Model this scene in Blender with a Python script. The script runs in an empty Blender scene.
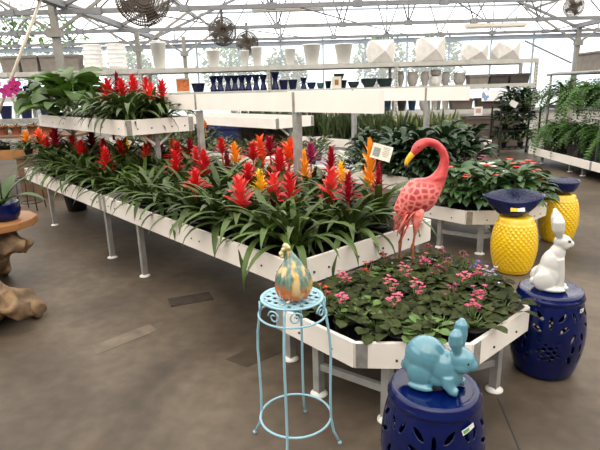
import bpy, bmesh, math, random
from mathutils import Vector, Matrix, noise
R = random.Random(7)
PI = math.pi
SC = bpy.context.scene
COL = SC.collection

# ------------------------------------------------------------------ materials
def mat(name, col, rough=.5, var=0., scale=8., metal=0., spec=.5, rnd=0., bump=0., coat=0., col2=None, trans=0.):
    m = bpy.data.materials.new(name); m.use_nodes = True
    nt = m.node_tree; n = nt.nodes; l = nt.links; b = n['Principled BSDF']
    b.inputs['Roughness'].default_value = rough; b.inputs['Metallic'].default_value = metal
    b.inputs['Specular IOR Level'].default_value = spec; b.inputs['Coat Weight'].default_value = coat
    b.inputs['Coat Roughness'].default_value = .06
    c = (*col, 1); b.inputs['Base Color'].default_value = c
    last = None
    if var or col2 or bump:
        tc = n.new('ShaderNodeTexCoord'); nz = n.new('ShaderNodeTexNoise'); nz.inputs['Scale'].default_value = scale
        nz.inputs['Detail'].default_value = 5
        l.new(tc.outputs['Object'], nz.inputs['Vector'])
        rp = n.new('ShaderNodeValToRGB')
        k = col2 if col2 else tuple(min(1, x * (1 + var)) for x in col)
        d = col if col2 else tuple(x * (1 - var) for x in col)
        rp.color_ramp.elements[0].position = .35; rp.color_ramp.elements[1].position = .65
        rp.color_ramp.elements[0].color = (*d, 1); rp.color_ramp.elements[1].color = (*k, 1)
        l.new(nz.outputs['Fac'], rp.inputs['Fac']); last = rp.outputs['Color']
        if bump:
            bp = n.new('ShaderNodeBump'); bp.inputs['Strength'].default_value = bump; bp.inputs['Distance'].default_value = .02
            l.new(nz.outputs['Fac'], bp.inputs['Height']); l.new(bp.outputs['Normal'], b.inputs['Normal'])
    if rnd:
        oi = n.new('ShaderNodeObjectInfo'); hs = n.new('ShaderNodeHueSaturation')
        mr = n.new('ShaderNodeMapRange'); mr.inputs['To Min'].default_value = 1 - rnd; mr.inputs['To Max'].default_value = 1 + rnd
        l.new(oi.outputs['Random'], mr.inputs['Value']); l.new(mr.outputs['Result'], hs.inputs['Value'])
        if last: l.new(last, hs.inputs['Color'])
        else: hs.inputs['Color'].default_value = c
        last = hs.outputs['Color']
    if last: l.new(last, b.inputs['Base Color'])
    if trans:
        tr = n.new('ShaderNodeBsdfTranslucent'); mx = n.new('ShaderNodeMixShader'); mx.inputs['Fac'].default_value = trans
        if last: l.new(last, tr.inputs['Color'])
        else: tr.inputs['Color'].default_value = c
        l.new(b.outputs['BSDF'], mx.inputs[1]); l.new(tr.outputs['BSDF'], mx.inputs[2])
        l.new(mx.outputs['Shader'], n['Material Output'].inputs['Surface'])
    return m

def sheet_mat(name, tint, keep):
    """clear or milky glazing sheet: straight-through transparency mixed with a white translucent share"""
    m = bpy.data.materials.new(name); m.use_nodes = True
    nt = m.node_tree; n = nt.nodes; l = nt.links; n.remove(n['Principled BSDF'])
    t = n.new('ShaderNodeBsdfTransparent'); t.inputs['Color'].default_value = (*tint, 1)
    s = n.new('ShaderNodeBsdfTranslucent'); s.inputs['Color'].default_value = (1, .97, .93, 1)
    mx = n.new('ShaderNodeMixShader'); mx.inputs['Fac'].default_value = keep
    l.new(t.outputs[0], mx.inputs[1]); l.new(s.outputs[0], mx.inputs[2])
    l.new(mx.outputs[0], n['Material Output'].inputs['Surface'])
    return m

def srgb(r, g, b):
    f = lambda v: (v / 255 / 12.92) if v / 255 <= .04045 else ((v / 255 + .055) / 1.055) ** 2.4
    return (f(r), f(g), f(b))

M = {}
M['white'] = mat('white_rail_paint', (.82, .765, .70), .45, .04, 5)
M['fascia'] = mat('white_fascia', (.90, .84, .78), .5, .03, 4)
M['galv'] = mat('galvanised_steel', (.34, .335, .32), .45, .15, 14, metal=.35)
M['truss'] = mat('truss_steel', (.20, .205, .215), .5, .12, 6, metal=.2)
M['column'] = mat('column_paint', (.25, .24, .215), .5, .12, 6)
M['bracket'] = mat('bracket_zinc', (.36, .35, .33), .4, .15, 30, metal=.5)
M['bolt'] = mat('bolt_steel', (.05, .05, .05), .4, metal=.5)
M['foot'] = mat('white_foot_plastic', (.72, .70, .66), .5, .05, 20)
M['bed'] = mat('dark_bench_bed', (.035, .032, .028), .8, .4, 20)
M['palebed'] = mat('pale_bed_liner', (.55, .56, .66), .7, .06, 6)
M['soil'] = mat('pot_soil', (.035, .026, .018), .95, .4, 60)
M['blackpot'] = mat('black_nursery_plastic', (.018, .018, .02), .45)
M['terra'] = mat('terracotta', (.33, .10, .05), .8, .15, 12)
M['leaf'] = mat('strap_leaf_green', (.050, .086, .015), .42, .4, 5, rnd=.28, spec=.35, trans=.1)
M['leaf_up'] = mat('tall_strap_leaf', (.055, .098, .018), .42, .3, 5, rnd=.2, trans=.15)
M['bigleaf'] = mat('broad_leaf_green', (.050, .112, .012), .42, .35, 7, rnd=.2, trans=.22)
M['dkleaf'] = mat('dark_broad_leaf', (.017, .042, .014), .42, .4, 6, rnd=.3, trans=.08, spec=.35)
M['snake'] = mat('snake_plant_leaf', (.042, .064, .019), .45, .6, 16, rnd=.35, trans=.08)
M['snakey'] = mat('yellow_edged_snake_leaf', (.15, .175, .045), .45, .5, 16, rnd=.3, trans=.1)
M['violet_leaf'] = mat('african_violet_leaf', (.032, .042, .013), .75, .5, 24, rnd=.4, trans=.08, spec=.15)
M['violet_bright'] = mat('african_violet_bright_leaf', (.08, .15, .03), .6, .3, 24, trans=.12)
M['impleaf'] = mat('impatiens_leaf', (.04, .095, .025), .42, .4, 10, rnd=.2, trans=.12)
M['fern'] = mat('fern_frond', (.055, .135, .02), .55, .35, 9, rnd=.2, trans=.25)
M['reed'] = mat('olive_reed', (.075, .058, .025), .6, .4, 20)
M['variegated'] = mat('variegated_leaf', (.05, .11, .035), .45, 0, 26, col2=(.62, .68, .5))
M['stem'] = mat('green_stem', (.10, .16, .04), .5, .2, 20)
M['brownstem'] = mat('brown_stem', (.06, .045, .03), .6, .2, 20)
FL = {'coral': (.78, .06, .055), 'red': (.62, .018, .022), 'crimson': (.34, .008, .022), 'darkred': (.17, .006, .016),
      'magenta': (.42, .03, .13), 'plum': (.30, .03, .06), 'orange': (.85, .13, .03), 'orangered': (.80, .055, .03),
      'amber': (.90, .33, .02), 'yellow': (.88, .52, .03)}
for k, v in FL.items():
    M['bract_' + k] = mat('bract_' + k, v, .42, .18, 14, trans=.18, rnd=.08)
for k, v in {'pink': (.66, .13, .26), 'hotpink': (.52, .05, .18), 'wine': (.17, .006, .06), 'purple': (.09, .05, .30), 'lilac': (.42, .36, .55),
             'coral': (.80, .10, .07), 'red': (.60, .02, .02), 'white': (.8, .8, .76), 'orchid': (.50, .02, .22), 'yellow': (.85, .45, .02), 'rosered': (.50, .03, .05)}.items():
    M['petal_' + k] = mat('petal_' + k, v, .55, .15, 30, trans=.2)
M['blue'] = mat('cobalt_glaze', (.0004, .0045, .055), .09, .25, 6, coat=0, spec=.42)
M['navy'] = mat('navy_glaze', (.005, .011, .07), .25, .3, 5, coat=.12, spec=.35)
M['navyflat'] = mat('navy_plastic', (.012, .022, .10), .5, .25, 3)
M['yellow'] = mat('yellow_glaze', (.80, .50, .006), .16, .06, 6, coat=.6)
M['rabbitblue'] = mat('pale_blue_glaze', (.085, .235, .30), .14, .12, 7, coat=.6)
M['rabbitwhite'] = mat('white_glaze', (.58, .575, .55), .14, .03, 6, coat=.5)
M['eye'] = mat('painted_eye', (.012, .010, .009), .2)
M['eyegrey'] = mat('painted_eye_rim', (.18, .16, .12), .3)
M['standblue'] = mat('sky_blue_enamel', (.25, .45, .54), .35, .05, 10)
M['teal'] = mat('teal_glaze', (.02, .10, .11), .3, .2, 5)
M['tealblue'] = mat('petrol_blue_glaze', (.012, .06, .13), .3, .2, 5)
M['dkgreen'] = mat('dark_green_glaze', (.012, .030, .030), .35, .2, 5)
M['greypot'] = mat('grey_stoneware', (.36, .33, .30), .7, .12, 9)
M['palepot'] = mat('pale_stoneware', (.72, .69, .65), .7, .08, 9)
M['whitepot'] = mat('white_planter', (.88, .87, .84), .6, .04, 6)
M['taupe'] = mat('taupe_resin', (.20, .175, .15), .7, .12, 9)
M['dkbrown'] = mat('dark_brown_resin', (.045, .035, .032), .6, .2, 9)
M['panel'] = mat('brown_panel', (.10, .075, .062), .7, .2, 4)
M['rackgrey'] = mat('rack_grey_paint', (.48, .47, .43), .55, .1, 5)
M['paper'] = mat('printed_card', (.68, .65, .55), .7, .05, 20)
M['ink'] = mat('grey_print', (.22, .25, .22), .8, .2, 60)
M['orangeprint'] = mat('orange_print', (.55, .16, .05), .7, .4, 30)
M['greenprint'] = mat('green_print', (.12, .40, .12), .7)
M['yellowprint'] = mat('yellow_print', (.72, .55, .02), .7)
M['blueprint'] = mat('blue_print', (.18, .36, .62), .7)
M['label'] = mat('white_sticker', (.80, .80, .78), .5)
M['banner'] = mat('white_banner', (.88, .88, .88), .7, .04, 4)
M['slab'] = mat('golden_wood_slab', (.27, .115, .035), .5, 0, 3, col2=(.38, .18, .06))
M['drift'] = mat('driftwood', (.085, .052, .027), .8, 0, 9, bump=.8, col2=(.27, .17, .09))
M['wire'] = mat('black_wire', (.012, .012, .012), .5)
M['cage'] = mat('brown_fan_cage', (.085, .065, .05), .6, metal=0)
M['flam'] = None
M['beak'] = mat('yellow_beak', (.85, .46, .02), .35, .1, 30)
M['black'] = mat('black_paint', (.01, .01, .01), .35)
M['rust'] = mat('rusty_leg', (.26, .07, .03), .6, .35, 30)
M['featherpink'] = mat('salmon_feather', (.72, .10, .085), .5, 0, 30, col2=(.85, .36, .30))
M['tube'] = mat('cream_fixture', (.70, .64, .54), .5, .04, 6)
M['treeleaf'] = mat('tree_leaf', (.16, .28, .09), .6, .4, 2, rnd=.15, trans=.3)
M['bark'] = mat('bark', (.12, .09, .07), .9, .3, 12)
M['duskleaf'] = mat('olive_leaf', (.09, .12, .045), .5, .4, 7, rnd=.3, trans=.12)
M['glass'] = sheet_mat('window_glass', (.93, .97, 1.), .2)  # haze of overexposed daylight is mixed into the panes as white
M['poly'] = sheet_mat('polycarbonate_sheet', (1., .97, .93), .45)

def flamingo_mat():
    m = bpy.data.materials.new('flamingo_enamel'); m.use_nodes = True
    nt = m.node_tree; n = nt.nodes; l = nt.links; b = n['Principled BSDF']; b.inputs['Roughness'].default_value = .38
    at = n.new('ShaderNodeAttribute'); at.attribute_name = 'scaly'
    tc = n.new('ShaderNodeTexCoord'); mp = n.new('ShaderNodeMapping'); mp.inputs['Scale'].default_value = (26, 26, 30)
    vo = n.new('ShaderNodeTexVoronoi'); vo.feature = 'DISTANCE_TO_EDGE'; vo.inputs['Randomness'].default_value = .55; vo.inputs['Scale'].default_value = 1
    l.new(tc.outputs['Object'], mp.inputs['Vector']); l.new(mp.outputs['Vector'], vo.inputs['Vector'])
    rp = n.new('ShaderNodeValToRGB'); e = rp.color_ramp.elements
    e[0].position = .02; e[0].color = (.76, .24, .21, 1); e[1].position = .26; e[1].color = (.42, .03, .035, 1)
    l.new(vo.outputs['Distance'], rp.inputs['Fac'])
    nz = n.new('ShaderNodeTexNoise'); nz.inputs['Scale'].default_value = 30; l.new(tc.outputs['Object'], nz.inputs['Vector'])
    r2 = n.new('ShaderNodeValToRGB'); r2.color_ramp.elements[0].position = .35; r2.color_ramp.elements[1].position = .7
    r2.color_ramp.elements[0].color = (.48, .035, .04, 1); r2.color_ramp.elements[1].color = (.62, .08, .075, 1)
    l.new(nz.outputs['Fac'], r2.inputs['Fac'])
    mx = n.new('ShaderNodeMix'); mx.data_type = 'RGBA'
    l.new(at.outputs['Fac'], mx.inputs[0]); l.new(r2.outputs['Color'], mx.inputs[6]); l.new(rp.outputs['Color'], mx.inputs[7])
    l.new(mx.outputs[2], b.inputs['Base Color'])
    return m
M['flam'] = flamingo_mat()

def gourd_mat():
    m = bpy.data.materials.new('dripped_gourd_glaze'); m.use_nodes = True
    nt = m.node_tree; n = nt.nodes; l = nt.links; b = n['Principled BSDF']
    b.inputs['Roughness'].default_value = .15; b.inputs['Coat Weight'].default_value = .6
    tc = n.new('ShaderNodeTexCoord')
    mp = n.new('ShaderNodeMapping'); mp.inputs['Scale'].default_value = (42, 42, 9); l.new(tc.outputs['Object'], mp.inputs['Vector'])
    nz = n.new('ShaderNodeTexNoise'); nz.inputs['Scale'].default_value = 1; nz.inputs['Detail'].default_value = 4; l.new(mp.outputs['Vector'], nz.inputs['Vector'])
    streak = n.new('ShaderNodeValToRGB'); e = streak.color_ramp.elements
    e[0].position = .42; e[0].color = (.05, .13, .12, 1); e[1].position = .68; e[1].color = (.55, .46, .28, 1)
    q = streak.color_ramp.elements.new(.53); q.color = (.16, .23, .17, 1)
    q = streak.color_ramp.elements.new(.58); q.color = (.66, .36, .03, 1)
    l.new(nz.outputs['Fac'], streak.inputs['Fac'])
    sp = n.new('ShaderNodeSeparateXYZ'); l.new(tc.outputs['Object'], sp.inputs[0])
    ad = n.new('ShaderNodeMath'); ad.operation = 'MULTIPLY_ADD'; ad.inputs[1].default_value = .16; ad.inputs[2].default_value = -.08
    l.new(nz.outputs['Fac'], ad.inputs[0])
    sm = n.new('ShaderNodeMath'); l.new(sp.outputs['Z'], sm.inputs[0]); l.new(ad.outputs[0], sm.inputs[1])
    rp = n.new('ShaderNodeMapRange'); rp.inputs['From Min'].default_value = .035; rp.inputs['From Max'].default_value = .075
    l.new(sm.outputs[0], rp.inputs['Value'])
    mx = n.new('ShaderNodeMix'); mx.data_type = 'RGBA'; mx.inputs[6].default_value = (.60, .15, .015, 1)
    l.new(rp.outputs['Result'], mx.inputs[0]); l.new(streak.outputs['Color'], mx.inputs[7]); l.new(mx.outputs[2], b.inputs['Base Color'])
    return m
M['gourd'] = gourd_mat()

def floor_mat():
    m = bpy.data.materials.new('stained_concrete'); m.use_nodes = True
    nt = m.node_tree; n = nt.nodes; l = nt.links; b = n['Principled BSDF']; b.inputs['Roughness'].default_value = .55
    b.inputs['Specular IOR Level'].default_value = .35
    tc = n.new('ShaderNodeTexCoord')
    def nz(s, d, w=0.):
        x = n.new('ShaderNodeTexNoise'); x.inputs['Scale'].default_value = s; x.inputs['Detail'].default_value = d
        x.inputs['Distortion'].default_value = w; l.new(tc.outputs['Object'], x.inputs['Vector']); return x
    a = nz(.9, 6, .8); r1 = n.new('ShaderNodeValToRGB'); e = r1.color_ramp.elements
    e[0].position = .3; e[0].color = (.043, .031, .021, 1); e[1].position = .74; e[1].color = (.142, .109, .077, 1)
    l.new(a.outputs['Fac'], r1.inputs['Fac'])
    c = nz(11, 8); r2 = n.new('ShaderNodeValToRGB'); e = r2.color_ramp.elements
    e[0].position = .3; e[0].color = (.72, .72, .72, 1); e[1].position = .7; e[1].color = (1.1, 1.1, 1.1, 1); l.new(c.outputs['Fac'], r2.inputs['Fac'])
    mx = n.new('ShaderNodeMix'); mx.data_type = 'RGBA'; mx.blend_type = 'MULTIPLY'; mx.inputs[0].default_value = 1
    l.new(r1.outputs['Color'], mx.inputs[6]); l.new(r2.outputs['Color'], mx.inputs[7])
    d = nz(2.2, 4, 1.5); r3 = n.new('ShaderNodeValToRGB'); e = r3.color_ramp.elements
    e[0].position = .60; e[0].color = (0, 0, 0, 1); e[1].position = .72; e[1].color = (.4, .4, .4, 1); l.new(d.outputs['Fac'], r3.inputs['Fac'])
    m2 = n.new('ShaderNodeMix'); m2.data_type = 'RGBA'; l.new(r3.outputs['Color'], m2.inputs[0])
    l.new(mx.outputs[2], m2.inputs[6]); m2.inputs[7].default_value = (.085, .045, .025, 1)
    l.new(m2.outputs[2], b.inputs['Base Color'])
    bp = n.new('ShaderNodeBump'); bp.inputs['Strength'].default_value = .12; l.new(c.outputs['Fac'], bp.inputs['Height']); l.new(bp.outputs['Normal'], b.inputs['Normal'])
    return m
M['floor'] = floor_mat()

# ------------------------------------------------------------------ mesh builder
class MB:
    def __init__(s): s.v = []; s.f = []; s.mi = []; s.cur = 0; s.sm = []; s.smooth = False
    def add(s, vs, fs):
        o = len(s.v); s.v += [tuple(p) for p in vs]
        for f in fs: s.f.append(tuple(i + o for i in f)); s.mi.append(s.cur); s.sm.append(s.smooth)
    def box(s, c, d, rot=None):
        x, y, z = (k / 2 for k in d)
        P = [Vector((a, b, e)) for a in (-x, x) for b in (-y, y) for e in (-z, z)]
        if rot is not None: P = [rot @ p for p in P]
        s.add([p + Vector(c) for p in P], [(0, 1, 3, 2), (4, 6, 7, 5), (0, 4, 5, 1), (2, 3, 7, 6), (0, 2, 6, 4), (1, 5, 7, 3)])
    def bar(s, a, b, w, h=None, up=(0, 0, 1)):
        a = Vector(a); b = Vector(b); d = b - a; L = d.length; d.normalize(); u = Vector(up)
        if abs(d.dot(u)) > .98: u = Vector((0, 1, 0))
        sd = d.cross(u).normalized(); u = sd.cross(d)
        m = Matrix((sd, d, u)).transposed()
        s.box((a + b) / 2, (w, L, h or w), m)
    def tube(s, pts, r, n=8, closed=False, caps=True):
        pts = [Vector(p) for p in pts]; k = len(pts)
        rs = r if isinstance(r, (list, tuple)) else [r] * k
        ref = None; rings = []
        for i, p in enumerate(pts):
            if closed: t = pts[(i + 1) % k] - pts[i - 1]
            else: t = pts[min(i + 1, k - 1)] - pts[max(i - 1, 0)]
            t.normalize()
            if ref is None:
                ref = Vector((0, 0, 1)) if abs(t.z) < .9 else Vector((1, 0, 0))
            ref = (ref - t * ref.dot(t)); ref.normalize(); q = t.cross(ref)
            rings.append([p + (ref * math.cos(2 * PI * j / n) + q * math.sin(2 * PI * j / n)) * rs[i] for j in range(n)])
        vs = [p for g in rings for p in g]; fs = []
        for i in range(k if closed else k - 1):
            a = i * n; b = ((i + 1) % k) * n
            for j in range(n): fs.append((a + j, a + (j + 1) % n, b + (j + 1) % n, b + j))
        if caps and not closed: fs += [tuple(range(n))[::-1], tuple((k - 1) * n + j for j in range(n))]
        sm = s.smooth; s.smooth = True; s.add(vs, fs); s.smooth = sm
    def lathe(s, prof, n=32, c=(0, 0, 0), fn=None, cap=True):
        vs = []; fs = []; k = len(prof)
        for (r, z) in prof:
            for j in range(n):
                a = 2 * PI * j / n; rr, zz = (fn(r, z, a) if fn else (r, z))
                vs.append((c[0] + rr * math.cos(a), c[1] + rr * math.sin(a), c[2] + zz))
        for i in range(k - 1):
            for j in range(n): fs.append((i * n + j, i * n + (j + 1) % n, (i + 1) * n + (j + 1) % n, (i + 1) * n + j))
        if cap:
            if prof[0][0] > 1e-5: fs.append(tuple(range(n))[::-1])
            if prof[-1][0] > 1e-5: fs.append(tuple((k - 1) * n + j for j in range(n)))
        sm = s.smooth; s.smooth = True; s.add(vs, fs); s.smooth = sm
    def ball(s, c, r, n=10, rot=None):
        r = r if isinstance(r, (tuple, list)) else (r, r, r); vs = []; fs = []; m = max(4, n // 2 + 1)
        for i in range(m + 1):
            ph = PI * i / m
            for j in range(n):
                a = 2 * PI * j / n; p = Vector((r[0] * math.sin(ph) * math.cos(a), r[1] * math.sin(ph) * math.sin(a), -r[2] * math.cos(ph)))
                if rot is not None: p = rot @ p
                vs.append(p + Vector(c))
        for i in range(m):
            for j in range(n): fs.append((i * n + j, i * n + (j + 1) % n, (i + 1) * n + (j + 1) % n, (i + 1) * n + j))
        sm = s.smooth; s.smooth = True; s.add(vs, fs); s.smooth = sm
    def prism(s, poly, z0, z1):
        n = len(poly); vs = [(x, y, z0) for x, y in poly] + [(x, y, z1) for x, y in poly]
        s.add(vs, [tuple(range(n))[::-1], tuple(range(n, 2 * n))] + [(i, (i + 1) % n, n + (i + 1) % n, n + i) for i in range(n)])
    def leaf(s, base, az, e0, e1, L, W, shape='strap', fold=.25, segs=7, k=1.3, twist=0., roll=0.):
        """arching leaf: elevation goes from e0 to e1 along its length"""
        p = Vector(base); h = Vector((math.cos(az), math.sin(az), 0)); sd0 = Vector((-math.sin(az), math.cos(az), 0)); vs = []
        for i in range(segs + 1):
            t = i / segs; e = e0 + (e1 - e0) * t ** k
            d = h * math.cos(e) + Vector((0, 0, math.sin(e))); up = -h * math.sin(e) + Vector((0, 0, math.cos(e)))
            if shape == 'strap': w = W * min(1, .55 + t * 1.5) * (1 - max(0, (t - .55) / .45) ** 1.8)
            elif shape == 'lance': w = W * math.sin(PI * min(1, (t * .96 + .04)) ** .8) ** .9
            elif shape == 'heart': w = W * (math.sin(PI * t ** .62) ** .75 if t < 1 else 0)
            else: w = W * math.sqrt(max(0, 1 - (2 * t - 1) ** 2))
            w = max(w, .0006) / 2
            ro = roll + twist * t; sd = sd0 * math.cos(ro) + up * math.sin(ro); u2 = up * math.cos(ro) - sd0 * math.sin(ro)
            vs += [p + sd * w + u2 * w * fold * 2, p, p - sd * w + u2 * w * fold * 2]
            p = p + d * (L / segs)
        fs = []
        for i in range(segs):
            a = i * 3; fs += [(a, a + 1, a + 4, a + 3), (a + 1, a + 2, a + 5, a + 4)]
        sm = s.smooth; s.smooth = True; s.add(vs, fs); s.smooth = sm
    def mesh(s, name, mats):
        me = bpy.data.meshes.new(name); me.from_pydata(s.v, [], s.f); me.update()
        for m in (mats if isinstance(mats, (list, tuple)) else [mats]): me.materials.append(m)
        me.polygons.foreach_set('material_index', s.mi); me.polygons.foreach_set('use_smooth', s.sm); me.update()
        return me
    def obj(s, name, mats, parent=None, loc=(0, 0, 0), rz=0):
        return link(name, s.mesh(name, mats), parent, loc, rz)

def link(name, me, parent=None, loc=(0, 0, 0), rz=0, scale=1):
    o = bpy.data.objects.new(name, me); COL.objects.link(o); o.location = loc; o.rotation_euler = (0, 0, rz)
    if scale != 1: o.scale = (scale,) * 3
    if parent: o.parent = parent
    return o

def tag(o, label, cat, group=None, kind=None):
    if label: o['label'] = label
    if cat: o['category'] = cat
    if group: o['group'] = group
    if kind: o['kind'] = kind
    return o

def thing(name, label, cat, loc=(0, 0, 0), rz=0, group=None, scale=1):
    o = bpy.data.objects.new(name, None); COL.objects.link(o); o.empty_display_size = .05
    o.location = loc; o.rotation_euler = (0, 0, rz); o.scale = (scale,) * 3
    return tag(o, label, cat, group)

def dup(root, loc, rz=0, label=None, group=None, scale=None):
    r = root.copy(); COL.objects.link(r); r.location = loc; r.rotation_euler = (0, 0, rz)
    if scale: r.scale = (scale,) * 3
    if label: r['label'] = label
    if group: r['group'] = group
    for ch in list(root.children):
        k = ch.copy(); COL.objects.link(k); k.parent = r
        for g in list(ch.children):
            d = g.copy(); COL.objects.link(d); d.parent = k
    return r

def struct(o): o['kind'] = 'structure'; return o

def organic(name, balls, mats, parent=None, voxel=.004, smooth=6, loc=(0, 0, 0), rz=0, tubes=(), warp=None):
    """one continuous skin grown over overlapping ellipsoids and tapering tubes"""
    b = MB()
    for q in balls:
        rot = Matrix.Rotation(q[2][0], 3, 'Z') @ Matrix.Rotation(q[2][1], 3, 'Y') @ Matrix.Rotation(q[2][2], 3, 'X') if len(q) > 2 else None
        b.ball(q[0], q[1], 24, rot)
    for pts, rs in tubes: b.tube(pts, rs, 14)
    t = b.obj('skin_source', mats)
    m = t.modifiers.new('r', 'REMESH'); m.mode = 'VOXEL'; m.voxel_size = voxel; m.use_smooth_shade = True
    m = t.modifiers.new('s', 'SMOOTH'); m.iterations = smooth; m.factor = .5
    dg = bpy.context.evaluated_depsgraph_get(); me = bpy.data.meshes.new_from_object(t.evaluated_get(dg))
    src = t.data; bpy.data.objects.remove(t); bpy.data.meshes.remove(src)
    if warp:
        for v in me.vertices: v.co = warp(v.co)
    me.name = name
    if not me.materials:
        for q in (mats if isinstance(mats, (list, tuple)) else [mats]): me.materials.append(q)
    me.polygons.foreach_set('use_smooth', [True] * len(me.polygons)); me.update()
    return link(name, me, parent, loc, rz)

ORD = ['first', 'second', 'third', 'fourth', 'fifth', 'sixth', 'seventh', 'eighth', 'ninth', 'tenth', 'eleventh', 'twelfth', 'thirteenth', 'fourteenth', 'fifteenth', 'sixteenth', 'seventeenth', 'eighteenth', 'nineteenth', 'twentieth']

# ------------------------------------------------------------------ camera, sky, sun
PITCH, ROLL, FPX, EYE = .26267, -.0276, 504.13, 1.4575
cam = bpy.data.cameras.new('camera'); co = bpy.data.objects.new('camera', cam); COL.objects.link(co); SC.camera = co
cam.sensor_fit = 'HORIZONTAL'; cam.sensor_width = 36; cam.lens = 36 * FPX / 600; cam.clip_start = .05; cam.clip_end = 300
fw = Vector((0, math.cos(PITCH), -math.sin(PITCH))); up = Vector((0, math.sin(PITCH), math.cos(PITCH))); rt = Vector((1, 0, 0))
r2 = rt * math.cos(ROLL) + up * math.sin(ROLL); u2 = up * math.cos(ROLL) - rt * math.sin(ROLL)
co.matrix_world = Matrix.Translation((0, 0, EYE)) @ Matrix((r2, u2, -fw)).transposed().to_4x4()

w = bpy.data.worlds.new('overcast_sky'); SC.world = w; w.use_nodes = True
n = w.node_tree.nodes; l = w.node_tree.links; bg = n['Background']
tc = n.new('ShaderNodeTexCoord'); sp = n.new('ShaderNodeSeparateXYZ'); rp = n.new('ShaderNodeValToRGB')
l.new(tc.outputs['Generated'], sp.inputs[0]); l.new(sp.outputs['Z'], rp.inputs['Fac'])
e = rp.color_ramp.elements; e[0].position = 0; e[0].color = (.92, .96, 1, 1); e[1].position = .55; e[1].color = (1, .985, .96, 1)
l.new(rp.outputs['Color'], bg.inputs['Color']); bg.inputs['Strength'].default_value = 2.8
sun = bpy.data.lights.new('sun', 'SUN'); sun.energy = 1.5; sun.angle = math.radians(50); sun.color = (1, .90, .77)
so = bpy.data.objects.new('sun', sun); COL.objects.link(so); so.rotation_euler = (math.radians(34), 0, math.radians(-25))
SC.view_settings.view_transform = 'Standard'; SC.view_settings.look = 'None'; SC.view_settings.gamma = 1
SC.view_settings.use_curve_mapping = False; SC.view_settings.exposure = -.02

# ------------------------------------------------------------------ the bench frame: s runs back along the long rail, v across the bench
TH = 2.2908; NX, NY = -.0379, 2.4432
UX, UY = math.cos(TH), math.sin(TH); VX, VY = math.sin(TH), -math.cos(TH)
ROWX, ROWY = 1.2227, 2.2824                      # step from one bench row to the next
BRZ = math.atan2(UY, UX)                         # local x = along, local -y = across
def at(s, v, z, row=0): return (NX + UX * s + VX * v + ROWX * row, NY + UY * s + VY * v + ROWY * row, z)
RH = .14; ZT = .60; BED = .48

# ------------------------------------------------------------------ the greenhouse
b = MB(); b.box((0, 8, -.05), (60, 40, .1)); struct(b.obj('floor', M['floor']))
b = MB(); b.bar((.93, 2.12, .0012), (.80, 1.2, .0012), .007, .0024); struct(b.obj('floor_joint', M['bolt']))
b = MB(); b.prism([(-.925, 3.29), (-.64, 3.40), (-.70, 3.545), (-.985, 3.43)], .0, .005)
tag(b.obj('floor_cover', mat('worn_iron_cover', (.04, .029, .02), .8, .3, 12)), 'dark rectangular cover plate set in the concrete beside the long bench', 'cover plate')
b = MB(); b.box((0, 62, -.2), (240, 78, .2)); struct(b.obj('outside_ground', mat('outside_ground', (.35, .35, .30), .9, .2, .5)))

M['patch'] = mat('newer_concrete_patch', (.118, .090, .062), .6, .25, 9); M['patchdark'] = mat('dark_concrete_patch', (.045, .032, .019), .6, .3, 9)
b = MB(); b.prism([(-1.27, 2.75), (-1.00, 3.03), (-.93, 2.93), (-1.2, 2.64)], 0, .0015); struct(b.obj('floor_patch', M['patch']))
b = MB(); b.prism([(-.44, 2.55), (-.23, 2.74), (-.06, 2.66), (-.31, 2.46)], 0, .0015); struct(b.obj('floor_patch', M['patchdark']))
YB = 15.3; ZC = 2.86
b = MB(); b.box((0, YB + .1, .35), (40, .12, .7)); struct(b.obj('wall_back', M['rackgrey']))
b = MB()
xs = [-1.62 + 1.21 * i for i in range(-14, 14)]
for x in xs: b.box((x, YB, 1.78), (.045, .05, 2.2))
b.box((0, YB, 2.74), (36, .08, .12)); b.box((0, YB, .72), (36, .1, .08)); b.box((0, YB, 3.6), (36, .05, .05))
struct(b.obj('trim_1', mat('blue_lit_frame', (.36, .42, .50), .5, .06, 4)))  # bluish daylight on the frame is put into its colour
for i in range(len(xs) - 1):
    b = MB(); b.box(((xs[i] + xs[i + 1]) / 2, YB + .02, 1.72), (1.16, .006, 1.96)); struct(b.obj('window_%d' % (i + 1), M['glass']))

GUT = [(-16, 3.05), (-10, 5.3), (-4, 3.05), (2, 5.5), (8, 3.05), (14, 5.3), (20, 3.05)]
b = MB()
for (xa, za), (xb, zb) in zip(GUT[:-1], GUT[1:]): b.add([(xa, -7, za), (xb, -7, zb), (xb, YB + .3, zb), (xa, YB + .3, za)], [(0, 1, 2, 3)])
ceil = struct(b.obj('ceiling', M['poly'])); b = MB()
for (xa, za), (xb, zb) in zip(GUT[:-1], GUT[1:]):
    for k in range(1, 5):
        t = k / 5; b.bar((xa + (xb - xa) * t, -6.9, za + (zb - za) * t - .04), (xa + (xb - xa) * t, YB, za + (zb - za) * t - .04), .05, .05)
struct(b.obj('ceiling_purlins', M['truss'], ceil))
b = MB()
for gx in (-16, -4, 8, 20): b.box((gx, 4.2, 2.98), (.15, 22.3, .11))
struct(b.obj('ceiling_gutters', M['truss']))
def roof_z(x):
    for (xa, za), (xb, zb) in zip(GUT[:-1], GUT[1:]):
        if xa <= x <= xb: return za + (zb - za) * (x - xa) / (xb - xa)
    return 3.05
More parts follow.
